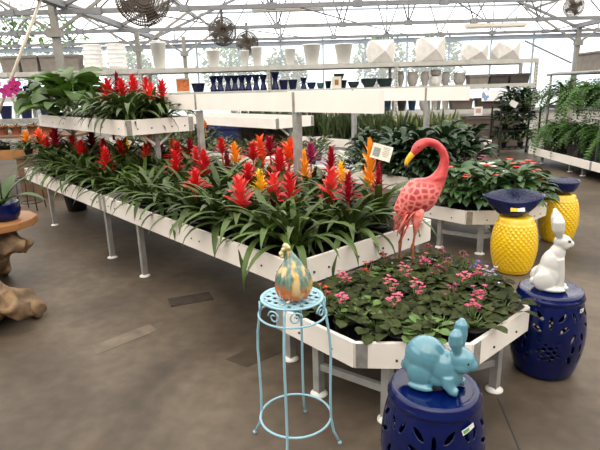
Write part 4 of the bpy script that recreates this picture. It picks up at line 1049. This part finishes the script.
def rack_item(kind, x, w_, h, m, deck, label, group, y=.22, z=None):
    z = DECK[deck] if z is None else z; loc = (x, RY + y, z)
    if kind in ('box', 'facet', 'pane'):
        t = thing('planter_box' if kind != 'facet' else 'faceted_planter', label, 'planter', loc, 0, group); b = MB()
        if kind == 'box':
            d = .30; k = .9
            def sq(s, zz): return [(-w_ / 2 * s, -d / 2 * s, zz), (w_ / 2 * s, -d / 2 * s, zz), (w_ / 2 * s, d / 2 * s, zz), (-w_ / 2 * s, d / 2 * s, zz)]
            b.add(sq(k, 0) + sq(1, h) + sq(.9, h) + sq(.82, h * .12), [(3, 2, 1, 0)] + [(i, (i + 1) % 4, 4 + (i + 1) % 4, 4 + i) for i in range(4)] + [(4 + i, 4 + (i + 1) % 4, 8 + (i + 1) % 4, 8 + i) for i in range(4)] + [(8 + i, 8 + (i + 1) % 4, 12 + (i + 1) % 4, 12 + i) for i in range(4)] + [(12, 13, 14, 15)])
            b.obj('body', M[m], t)
            b = MB(); b.box((0, -d / 2 - .004, h - .03), (w_ * 1.03, .02, .05)); b.box((0, d / 2 + .004, h - .03), (w_ * 1.03, .02, .05)); b.box((-w_ / 2, 0, h - .03), (.02, d, .05)); b.box((w_ / 2, 0, h - .03), (.02, d, .05)); b.obj('rim', M[m], t)
        else:
            d = w_; c = h / 2
            o = [(-w_ / 2, -d / 2, 0), (w_ / 2, -d / 2, 0), (w_ / 2, d / 2, 0), (-w_ / 2, d / 2, 0), (-w_ / 2, -d / 2, h), (w_ / 2, -d / 2, h), (w_ / 2, d / 2, h), (-w_ / 2, d / 2, h)]
            mids = [(.05, -d / 2 - .09, c), (w_ / 2 + .09, 0, c), (-.05, d / 2 + .09, c), (-w_ / 2 - .09, 0, c)]
            fs = [(3, 2, 1, 0)]
            for i in range(4): a, e_ = i, (i + 1) % 4; m_ = 8 + i; fs += [(a, e_, m_), (e_, e_ + 4, m_), (e_ + 4, a + 4, m_), (a + 4, a, m_)]
            q = .86; inn = [(x_ * q, y_ * q, h) for x_, y_, z_ in o[4:]]; low = [(x_ * .7, y_ * .7, .08) for x_, y_, z_ in o[4:]]
            b.add(o + mids + inn + low, fs + [(4 + i, 4 + (i + 1) % 4, 12 + (i + 1) % 4, 12 + i) for i in range(4)] + [(12 + i, 12 + (i + 1) % 4, 16 + (i + 1) % 4, 16 + i) for i in range(4)] + [(16, 17, 18, 19)])
            b.obj('body', M[m], t)
        return t
    key = (kind, round(w_, 2), round(h, 2), m)
    if key not in PM:
        b = MB(); b.lathe(pot_profile(kind, w_ / 2, h), 24, cap=False); PM[key] = b.mesh('pot', M[m])
    o = link({'hour': 'vase', 'bowl': 'bowl_planter', 'ribbed': 'stacked_bowls'}.get(kind, 'flower_pot'), PM[key], None, loc)
    return tag(o, label, {'hour': 'vase', 'bowl': 'bowl', 'ribbed': 'bowls'}.get(kind, 'pot'), group)
X1 = lambda p: (p - 295.7) / 43.9
X2 = lambda p: (p - 296.3) / 43.7
X3 = lambda p: (p - 297.) / 43.0
# top deck
for i, (a, c) in enumerate(((1, 19), (21, 38), (40, 57), (64, 79))):
    rack_item('box', X1((a + c) / 2), (c - a) / 43.9, .36, 'taupe', 0, '%s grey box planter from the left end of the rack top' % ORD[i], 'grey box planters on the rack top')
for i, p in enumerate((92, 116)): rack_item('ribbed', X1(p), .44, .56, 'whitepot', 0, '%s tall stack of white bowls right of the grey box planters' % ('left-hand', 'right-hand')[i], 'stacks of white bowls on the rack top')
for i, (p, w_, h) in enumerate(((158, .36, .58), (213, .33, .37), (244.5, .22, .35), (257, .26, .42), (290.5, .26, .36), (312.5, .42, .44), (344.5, .43, .43))):
    rack_item('taper', X1(p), w_, h, 'whitepot', 0, '%s white tapered planter along the rack top, counting after the stacked bowls' % ORD[i], 'white tapered planters on the rack top')
for i, (p, w_, h) in enumerate(((382, .50, .48), (432, .52, .50), (477, .46, .33), (508, .48, .36))):
    rack_item('facet', X1(p), w_, h, 'palepot', 0, '%s faceted square white planter along the rack top' % ORD[i], 'faceted planters on the rack top')
# middle deck
for i, (p, w_, h, m, lab) in enumerate(((4, .22, .22, 'teal', 'teal pot at the far left of the middle rack deck'), (13, .2, .20, 'teal', 'pale teal pot second from the left on the middle rack deck'), (23, .22, .24, 'navy', 'navy pot beside the teal pots on the middle rack deck'), (31, .16, .2, 'teal', 'small teal pot right of the navy pot beside the teal pots'),
        (196.5, .34, .2, 'navy', 'navy pot beside the orange poster on the middle rack deck'))): rack_item('taper', X2(p), w_, h, m, 1, lab, 'teal and navy pots on the rack')
for i, p in enumerate((212, 219, 227, 234, 241, 248, 255.5, 263)): rack_item('hour', X2(p), .175, .35, 'navy', 1, '%s hourglass-shaped navy vase in the row of eight' % ORD[i], 'navy hourglass vases')
rack_item('hour', X2(275), .19, .40, 'navy', 1, 'tall navy vase just right of the row of eight vases', 'navy pots on the middle deck')
for p, w_, h, k, m, lab in ((283.5, .22, .22, 'taper', 'navyflat', 'mid-blue pot just right of the tall navy vase'), (293, .22, .22, 'taper', 'navyflat', 'second mid-blue pot right of the tall navy vase'), (304, .16, .26, 'hour', 'navy', 'navy vase left of the cream card'), (312, .22, .15, 'bowl', 'navy', 'low navy bowl left of the cream card'),
        (321, .18, .13, 'bowl', 'teal', 'small teal bowl left of the cream card'), (329, .16, .17, 'taper', 'dkgreen', 'dark pot at the left edge of the cream card'), (344, .2, .18, 'taper', 'dkgreen', 'dark green pot under the perched bowl right of the card'), (355, .28, .14, 'bowl', 'dkgreen', 'small dark green bowl right of the cream card'),
        (370.5, .38, .20, 'bowl', 'dkgreen', 'first wide dark green bowl left of the rack upright'), (386.5, .38, .19, 'bowl', 'dkgreen', 'second wide dark green bowl left of the rack upright')):
    rack_item(k, X2(p), w_, h, m, 1, lab, 'blue and dark green pots on the middle deck')
rack_item('bowl', X2(340), .26, .14, 'dkgreen', 1, 'dark bowl perched on another pot behind the cream card', 'blue and dark green pots on the middle deck', z=DECK[1] + .185)
for i, (p, w_, h, k, m) in enumerate(((403, .16, .34, 'urn', 'greypot'), (415, .25, .32, 'round', 'greypot'), (427.5, .19, .32, 'urn', 'greypot'), (438.5, .27, .20, 'round', 'palepot'), (449, .18, .30, 'round', 'greypot'), (463, .28, .27, 'round', 'greypot'))):
    rack_item(k, X2(p), w_, h, m, 1, '%s grey stoneware pot right of the dark green bowls' % ORD[i], 'grey stoneware pots on the middle deck')
rack_item('round', X2(438.5), .24, .15, 'greypot', 1, 'small grey pot stacked on the pale stoneware one', 'grey stoneware pots on the middle deck', z=DECK[1] + .205)
for i, (a, c, m) in enumerate(((471, 491, 'taupe'), (492, 511, 'dkbrown'), (512, 532, 'dkbrown'))): rack_item('box', X2((a + c) / 2), (c - a) / 43.7, .22, m, 1, ('taupe box planter right of the grey stoneware pots', 'first dark brown box planter near the rack end', 'second dark brown box planter near the rack end')[i], 'box planters on the middle deck')
# lower deck
for p, w_, h, k, m, lab in ((386.5, .3, .24, 'taper', 'tealblue', 'petrol blue pot on the lower deck at the fascia end'), (396, .13, .26, 'urn', 'greypot', 'slim grey urn between two dark pots on the lower deck'), (403.5, .22, .24, 'taper', 'dkbrown', 'dark brown pot with an orange mark on the lower deck'), (414, .2, .25, 'taper', 'tealblue', 'petrol blue pot on the lower deck beside the brown one'),
        (427, .26, .27, 'round', 'greypot', 'grey round pot on the lower deck behind a post'), (436, .12, .26, 'taper', 'palepot', 'first slim pale planter on the lower deck'), (441, .11, .27, 'taper', 'greypot', 'slim grey planter on the lower deck between two pale ones'), (448, .17, .27, 'taper', 'palepot', 'pale planter on the lower deck before the brown boxes')):
    rack_item(k, X3(p), w_, h, m, 2, lab, 'pots on the lower deck')
for i, (a, c) in enumerate(((453, 474), (479, 505), (506, 534))): rack_item('box', X3((a + c) / 2), (c - a) / 43, .24, 'panel', 2, '%s brown box planter on the lower deck at the rack end' % ORD[i], 'brown box planters on the lower deck')
for i, (a, c) in enumerate(((466, 492), (493, 520))):
    t = thing('planter_box', '%s large brown box planter on the floor under the rack end' % ORD[i], 'planter', (X3((a + c) / 2), RY + .12, 0), 0, 'large brown planters under the rack')
    b = MB(); b.box((0, 0, .34), ((c - a) / 43, .5, .68)); b.obj('body', M['panel'], t); b = MB(); b.box((0, 0, .70), ((c - a) / 43 + .015, .53, .05)); b.obj('rim', M['panel'], t)
t = thing('poster', 'orange printed poster propped on the middle rack deck', 'poster', (X2(182), RY + .12, DECK[1]))
b = MB(); b.box((0, 0, .16), (.32, .012, .32)); c = b.obj('card', M['paper'], t); b = MB(); b.box((0, -.008, .16), (.28, .004, .26)); b.obj('orange_print', M['orangeprint'], c)
t = thing('price_card', 'cream card standing among the dark pots above the fascia board', 'card', (X2(337), RY + .04, DECK[1]))
b = MB(); b.box((0, 0, .13), (.22, .012, .26)); c = b.obj('card', M['paper'], t); b = MB(); b.box((0, -.008, .13), (.09, .004, .12)); b.obj('brown_print', M['slab'], c)
t = thing('banner', 'white banner with blue flower print hung on the rack end', 'banner', (X2(504), RY - .06, 1.20))
b = MB(); b.box((0, 0, 0), (.98, .008, .24)); bn = b.obj('cloth', M['banner'], t)
for x in (-.45, .45): b = MB(); b.tube([(x, 0, .11), (x, .02, .20)], .006, 6); b.obj('hanging_cord', M['wire'], t)
b = MB()
for x, z, r in ((-.44, 0, .05), (-.40, -.07, .04), (-.46, .06, .03), (-.36, -.02, .035), (.43, 0, .05), (.40, .06, .04), (.45, -.07, .045), (.36, -.05, .03), (.08, .03, .02)):
    for k in range(5): b.tube([(x + r * .6 * math.cos(k * 1.257), -.004, z + r * .6 * math.sin(k * 1.257)), (x + r * .6 * math.cos(k * 1.257), -.0065, z + r * .6 * math.sin(k * 1.257))], r * .42, 8)
b.obj('flower_print', M['blueprint'], bn)
t = thing('price_card', 'small white tag clipped to the lower rack beam by the brown boxes', 'card', (X3(478), RY - .043, .86))
b = MB(); b.box((0, 0, 0), (.2, .006, .2)); c = b.obj('card', M['label'], t); b = MB(); b.box((0, -.005, .01), (.12, .002, .10)); b.obj('red_print', mat('faint_red_print', (.55, .33, .30), .7), c)

# ------------------------------------------------------------------ right side: low bench, fern shelf, wire cart
t = thing('low_fern_bench', 'low white-railed bench under the ferns on the right', 'plant bench', (4.42, 5.2, 0)); L = 4.45; W = 1.9; z = .29
for x in (0, W): b = MB(); b.box((x, L / 2, z - .065), (.022, L, .13)); b.obj('side_rail', M['white'], t)
for y in (0, L): b = MB(); b.box((W / 2, y, z - .065), (W - .022, .022, .13)); b.obj('end_rail', M['white'], t)
b = MB(); b.box((W / 2, L / 2, z - .10), (W - .03, L - .03, .02)); b.obj('bed', M['navyflat'], t)
b = MB(); b.box((-.012, 2.35, z - .065), (.004, .05, .13)); b.obj('joint_plate', M['bracket'], t)
for x in (.12, W - .12):
    for y in (.3, 1.6, 2.75, 3.15, L - .3):
        b = MB(); b.box((x, y, .09), (.04, .04, .17)); g = b.obj('leg', M['galv'], t); b = MB(); b.lathe([(.04, 0), (.05, .004), (.04, .012), (.02, .02)], 12, (x, y, 0)); b.obj('foot_plate', M['foot'], g)
def fern_mesh(seed, n=90, L=.58):
    q = random.Random(seed); b = MB(); b.smooth = False
    for i in range(n):
        az = i * 2.39996 + q.uniform(-.3, .3); e = math.radians(q.uniform(25, 80)); e1 = e - math.radians(q.uniform(90, 165)); p = Vector((0, 0, .1)); LL = L * q.uniform(.75, 1.2); N_ = 16
        h = Vector((math.cos(az), math.sin(az), 0)); sd = Vector((-math.sin(az), math.cos(az), 0))
        for j in range(N_):
            u = j / N_; ee = e + (e1 - e) * u; d = h * math.cos(ee) + Vector((0, 0, math.sin(ee))); p2 = p + d * LL / N_; w_ = .065 * math.sin(PI * min(1, u * .85 + .12)) ; dr = d * .02
            for sg in (-1, 1): b.add([p, p + (p2 - p) * .75, p + sd * sg * w_ + dr - Vector((0, 0, .012))], [(0, 1, 2)])
            p = p2
    return b.mesh('fronds', M['fern'])
FERN = [fern_mesh(s) for s in range(3)]; HPOT = pot_mesh(.13, .17)
def fern(x, y, z, lab, i, grp, sc=1.): 
    t = thing('fern', lab, 'fern', (x, y, z), 0, grp); link('pot', HPOT, t); link('fronds', FERN[i % 3], t, rz=i * 1.9, scale=sc); return t
t = thing('fern_shelf', 'pale blue-grey pipe shelf holding the upper ferns on the right', 'shelf', (0, 0, 0))
for x in (4.75, 5.9):
    for y in (6.2, 8.0, 9.75):
        b = MB(); b.tube([(x, y, .2), (x, y, 1.62)], .022, 8); b.obj('post', M['galv'], t)
for zz, nm in ((1.02, 'lower_rail'), (1.60, 'upper_rail')):
    for x in (4.75, 5.9): b = MB(); b.tube([(x, 5.6, zz), (x, 9.9, zz)], .024, 8); b.obj(nm, M['galv'], t)
    for y in (6.2, 8.0, 9.75): b = MB(); b.tube([(4.72, y, zz), (5.93, y, zz)], .02, 8); b.obj('cross_rail', M['galv'], t)
b = MB()
for k in range(7): b.box((4.85 + k * .16, 7.75, 1.045), (.05, 4.2, .015))
b.obj('slat_deck', M['galv'], t)
b = MB()
for k in range(7): b.box((4.85 + k * .16, 7.75, 1.63), (.05, 4.2, .015))
b.obj('slat_deck', M['galv'], t)
for i, (x, y, lab) in enumerate([(4.95, 9.5, 'fern at the far end of the upper pipe shelf'), (5.0, 8.75, 'second fern along the upper pipe shelf'), (5.05, 7.95, 'third fern along the upper pipe shelf'), (5.15, 7.1, 'fern at the near end of the upper pipe shelf, at the photo edge'), (5.65, 8.9, 'fern on the far side of the upper pipe shelf')]):
    fern(x, y, 1.055, lab, i, 'ferns on the pipe shelf', 1.3)
for i, (x, y, lab) in enumerate([(4.85, 9.45, 'fern at the far end of the low bench'), (4.9, 8.7, 'second fern along the low bench'), (4.95, 7.95, 'third fern along the low bench'), (5.0, 7.2, 'fourth fern along the low bench, at the photo edge'), (5.6, 9.0, 'fern on the far side of the low bench')]):
    t = thing('plant_riser', 'upturned dark crate under the %s' % lab, 'crate', (x, y, .20), 0, 'crates under the ferns'); b = MB(); b.box((0, 0, .09), (.34, .34, .18)); b.obj('body', M['dkbrown'], t); b = MB(); b.box((0, 0, .19), (.36, .36, .02)); b.obj('rim', M['dkbrown'], t)
    fern(x, y, .402, lab, i + 1, 'ferns on the low bench', 1.2)
t = thing('planter_box', 'grey-brown slatted box on top of the pipe shelf', 'planter', (5.5, 9.0, 1.64)); b = MB(); b.box((0, 0, .14), (.9, .9, .27)); b.obj('body', M['taupe'], t); b = MB(); b.box((0, 0, .29), (.95, .95, .03)); b.obj('rim', M['taupe'], t)
t = thing('wire_cart', 'black wire cart stacked with dark plants at the far end of the aisle', 'cart', (4.72, 10.75, 0))
for x in (-.55, .25):
    for y in (-.25, .25):
        b = MB(); b.bar((x, y, .06), (x, y, 1.0), .03); g = b.obj('post', M['wire'], t); b = MB(); b.tube([(x - .015, y, .045), (x + .015, y, .045)], .045, 12); b.obj('caster', M['wire'], g)
for z in (.14, .52, .88):
    b = MB()
    for k in range(7): b.bar((-.55 + k * .133, -.25, z), (-.55 + k * .133, .25, z), .012)
    for y in (-.25, 0, .25): b.bar((-.55, y, z), (.25, y, z), .016)
    b.obj('wire_shelf', M['wire'], t)
b = MB(); b.bar((-.55, 0, 1.0), (.25, 0, 1.0), .03); b.bar((.25, -.25, .95), (.7, -.25, 1.15), .03); b.obj('handle', M['wire'], t)
for i, (dx, z) in enumerate(((-.35, .15), (.0, .15), (-.35, .53), (.02, .53), (-.3, .89), (.05, .89))):
    bush('dark trailing plant on the black wire cart', 'green plant', 'leafy_plant', (4.72 + dx, 10.75, z), SPA[i % 4], i, .85, 'dark plants on the wire cart')
t = thing('price_card', 'small white card on the black wire cart', 'card', (4.80, 10.487, .59)); b = MB(); b.box((0, 0, 0), (.07, .006, .10)); b.obj('card', M['label'], t)
t = thing('price_card', 'white card tilted on top of the black wire cart', 'card', (4.40, 10.487, 1.06)); b = MB(); b.box((0, 0, 0), (.16, .006, .12), Matrix.Rotation(.5, 3, 'Y')); b.obj('card', M['label'], t); b = MB(); b.tube([(0, .01, -.19), (0, .01, 0)], .006, 6); b.obj('clip', M['wire'], t)

# ------------------------------------------------------------------ left side: orchid, root table, driftwood, back table
t = thing('root_table', 'driftwood root stand carrying a golden wood slab at the left edge', 'table', (-2.40, 3.75, 0))
poly = [(.30, -.12), (.335, .02), (.31, .16), (.18, .30), (-.05, .36), (-.35, .34), (-.5, .1), (-.48, -.2), (-.25, -.34), (.0, -.33), (.2, -.25)]
b = MB(); b.prism([(x * 1.02, y) for x, y in poly], .498, .555); o = b.obj('slab', M['slab'], t); m = o.modifiers.new('soft_edge', 'BEVEL'); m.width = .008; m.segments = 2
q = random.Random(3)
def gnarl(seed, f, a):
    def w_(c): 
        n_ = noise.noise_vector(Vector((c.x * f + seed, c.y * f, c.z * f))); n2 = noise.noise_vector(Vector((c.x * f * 2.7, c.y * f * 2.7 + seed, c.z * f * 2.7)))
        r = c + n_ * a + n2 * a * .5
        r.z = max(r.z, .0); return r
    return w_
organic('roots', [((-.05, 0, .41), (.26, .22, .09)), ((-.15, .0, .25), (.14, .14, .2)), ((-.22, .1, .2), (.14, .13, .22))], M['drift'], t, .014, 3,
        tubes=[([(.0, 0, .4), (.2, -.1, .38), (.30, -.08, .36)], [.12, .08, .05]), ([(-.1, 0, .3), (-.05, -.12, .14), (-.02, -.2, .03)], [.10, .07, .04]), ([(0, 0, .3), (-.2, -.15, .1), (-.3, -.25, .03)], [.12, .08, .05]), ([(0, 0, .3), (-.1, .2, .1), (-.15, .3, .03)], [.12, .08, .05]), ([(0, 0, .36), (.22, .08, .34), (.31, .03, .37)], [.1, .06, .03])], warp=lambda c, g=gnarl(2, 6, .035): (lambda r: Vector((r.x, r.y, min(r.z, .497))))(g(c)))
t = thing('driftwood', 'gnarled brown driftwood root lying on the concrete at the left edge', 'driftwood', (-2.08, 3.06, 0), 0, None, 1.22)
organic('root', [((-.05, 0, .10), (.17, .13, .11)), ((-.2, .05, .14), (.15, .14, .15))], M['drift'], t, .012, 2,
        tubes=[([(-.25, -.02, .32), (-.05, -.05, .34), (.08, -.06, .27), (.17, -.05, .15), (.22, -.04, .09), (.27, -.02, .10)], [.06, .055, .05, .055, .05, .03]), ([(-.2, -.1, .08), (0, -.16, .07), (.12, -.15, .05)], [.08, .07, .04]),
               ([(0, .1, .1), (.15, .12, .09), (.24, .08, .06)], [.09, .07, .04]), ([(-.05, -.08, .2), (.06, -.12, .14), (.10, -.14, .04)], [.05, .05, .04])], warp=gnarl(7, 7, .04))
t = thing('orchid', 'magenta orchid in a cobalt blue pot on the wood slab', 'orchid', (-2.25, 3.75, .555), 0, None, 1.12)
b = MB(); b.lathe([(.0001, 0), (.075, 0), (.095, .03), (.105, .07), (.10, .11), (.104, .125), (.092, .125), (.088, .10), (.0001, .09)], 28, cap=False); b.obj('pot', M['blue'], t)
b = MB()
for az, e0, e1, L, W in ((-.1, .55, -.75, .34, .085), (.5, 1.0, .2, .30, .08), (2.9, .6, -.6, .32, .08), (3.7, .9, 0, .28, .08), (-1.3, .5, -.7, .26, .08), (1.6, .9, .1, .3, .08)): b.leaf((0, 0, .11), az, e0, e1, L, W, 'lance', .12, 8)
b.obj('leaves', M['bigleaf'], t)
b = MB(); b.tube([(0, 0, .1), (.01, 0, .4), (.02, 0, .65), (.06, -.02, .80), (.13, -.03, .86)], [.006, .005, .005, .004, .003], 7); b.tube([(-.02, 0, .1), (-.03, 0, .5), (-.04, -.01, .78), (.0, -.02, .88)], [.006, .005, .004, .003], 7); b.obj('stem', M['brownstem'], t)
q = random.Random(8)
for i in range(13):
    c = Vector((q.uniform(-.13, .15), q.uniform(-.06, .04), q.uniform(.76, .93) - .02)) if i < 10 else Vector((.17 + .03 * (i - 10), -.02, .86 + .02 * (i - 11)))
    b = MB(); fz = Vector((q.uniform(-.3, .5), -1, q.uniform(-.2, .3))).normalized(); sx = fz.cross(Vector((0, 0, 1))).normalized(); sz = sx.cross(fz)
    for k in range(5):
        a = PI / 2 + k * 2 * PI / 5; d = sx * math.cos(a) + sz * math.sin(a); n_ = d.cross(fz); L_ = .048; W_ = .040 if k in (1, 4) else .028
        b.smooth = True; b.add([c, c + d * L_ * .4 + n_ * W_ * .5 + fz * .004, c + d * L_ * .8 + n_ * W_ * .4 + fz * .006, c + d * L_, c + d * L_ * .8 - n_ * W_ * .4 + fz * .006, c + d * L_ * .4 - n_ * W_ * .5 + fz * .004], [(0, 1, 2, 3, 4, 5)])
    b.cur = 1; b.ball(c + fz * .006, .009, 6); b.obj('flower', [M['petal_orchid'], M['petal_rosered']], t)
t = thing('metal_plant_stand', 'thin black metal plant stand on the floor beyond the far bench end', 'plant stand', (-3.58, 6.62, 0))
for x in (-.12, .12):
    for y in (-.12, .12): b = MB(); b.tube([(x, y, 0), (x * .85, y * .85, .42)], .008, 6); b.obj('leg', M['wire'], t)
b = MB(); b.tube(ring(.14, .42, 24), .008, 6, True); b.obj('hoop', M['wire'], t); b = MB(); b.tube(ring(.13, .1, 24), .006, 6, True); b.obj('hoop', M['wire'], t)
t = thing('nursery_pot', 'large black nursery pot on the floor under the far part of the bench', 'pot', (-2.93, 6.5, 0)); b = MB(); b.lathe([(.0001, 0), (.115, 0), (.15, .22), (.16, .22), (.16, .25), (.145, .25), (.11, .02), (.0001, .02)], 28, cap=False); b.obj('shell', M['blackpot'], t)
M['dkslab'] = mat('weathered_bench_wood', (.13, .07, .035), .7, .3, 5)
t = thing('potting_table', 'wooden table of terracotta pots beyond the far bench end', 'table', (-4.55, 8.35, 0))
for k in range(5): b = MB(); b.box((0, -.36 + k * .18, .86), (2.3, .165, .035)); b.obj('board', M['dkslab'], t)
b = MB(); b.box((0, -.02, .56), (2.1, .74, .03)); b.obj('lower_shelf', M['dkslab'], t)
b = MB(); b.box((0, -.405, .59), (2.2, .02, .15)); b.obj('shelf_apron', M['slab'], t)
for x in (-1.05, 1.05):
    for y in (-.36, .36): b = MB(); b.box((x, y, .42), (.07, .07, .84)); b.obj('leg', M['slab'], t)
TPOT = pot_mesh(.085, .14, 'terra')
for i in range(7):
    t = thing('flower_pot', '%s terracotta pot along the wooden table beyond the bench' % ORD[i], 'pot', (-5.45 + .24 * i, 8.2 + .05 * (i % 2), .878), 0, 'terracotta pots on the wooden table'); link('pot', TPOT, t); link('seedling', LOW[i % 3][0], t, rz=i, scale=.6)
for i in range(6):
    t = thing('nursery_pot', '%s dark pot on the lower shelf of the wooden table' % ORD[i], 'pot', (-5.35 + .30 * i, 8.25, .576), 0, 'dark pots on the lower table shelf'); link('shell', IPOT, t); link('seedling', LOW[i % 3][0], t, rz=i, scale=.7)
t = thing('plant_riser', 'dark wooden crate standing on end beyond the far bench end, under two bromeliads', 'crate', (-3.95, 7.62, 0)); b = MB(); b.box((0, 0, .29), (.42, .32, .58)); b.obj('body', M['dkslab'], t); b = MB(); b.box((0, 0, .59), (.46, .36, .02)); b.obj('lid', M['dkslab'], t)
bromeliad((-3.85, 7.62, .60), 'orange bromeliad on a dark crate beyond the far bench end', 'orange', .97, 0, 0, 0, 1.25, .7, 'bromeliads on the dark crate')
bromeliad((-4.03, 7.60, .60), 'amber bromeliad on a dark crate, left of the orange one', 'amber', .95, 0, 1, 1, 1.0, .7, 'bromeliads on the dark crate')
t = thing('wooden_crate', 'orange-brown wooden crate on the floor behind the orchid stem', 'crate', (-5.0, 7.3, 0)); 
for k in range(3): b = MB(); b.box((0, -.2, .12 + .13 * k), (.9, .02, .115)); b.obj('board', M['dkslab'], t)
for k in range(3): b = MB(); b.box((0, .2, .12 + .13 * k), (.9, .02, .115)); b.obj('board', M['dkslab'], t)
for x in (-.44, .44): b = MB(); b.box((x, 0, .24), (.02, .39, .44)); b.obj('end_panel', M['slab'], t)
t = thing('metal_shelf', 'grey metal shelf holding blue pots behind the orchid flowers', 'shelf', (-4.9, 9.0, 0))
b = MB(); b.box((0, 0, 1.06), (2.2, .4, .08)); b.obj('deck', M['galv'], t)
for x in (-1.05, 1.05):
    for y in (-.16, .16): b = MB(); b.box((x, y, .51), (.04, .04, 1.02)); b.obj('leg', M['galv'], t)
for i, p in enumerate((-.5, -.15, .2, .55)): 
    o = link('flower_pot', PM[('hour', .19, .40, 'navy')] if False else PM[[k for k in PM if k[3] == 'navyflat'][0]], None, (-4.9 + p, 9.0, 1.10)); tag(o, '%s blue pot on the grey shelf behind the orchid flowers' % ORD[i], 'pot', 'blue pots on the grey shelf')
t = thing('metal_pole', 'dark metal pole leaning across behind the orchid flowers', 'pole', (-3.9, 8.55, 0)); b = MB(); b.tube([(.17, -.1, .72), (-.22, .2, 1.25)], .03, 8); b.obj('shaft', M['galv'], t); b = MB(); b.ball((-.22, .2, 1.25), .034, 8); b.obj('cap', M['wire'], t)

# the unseen rest of the greenhouse shell, which keeps side light out
for nm, c, d in (('wall_left', (-19, 4, 2.2), (.15, 24, 4.4)), ('wall_right', (21, 4, 2.2), (.15, 24, 4.4)), ('wall_front', (1, -7.2, 2.8), (41, .15, 5.6))):
    b = MB(); b.box(c, d); struct(b.obj(nm, mat(nm + '_paint', (.22, .20, .18), .8, .05, 2)))
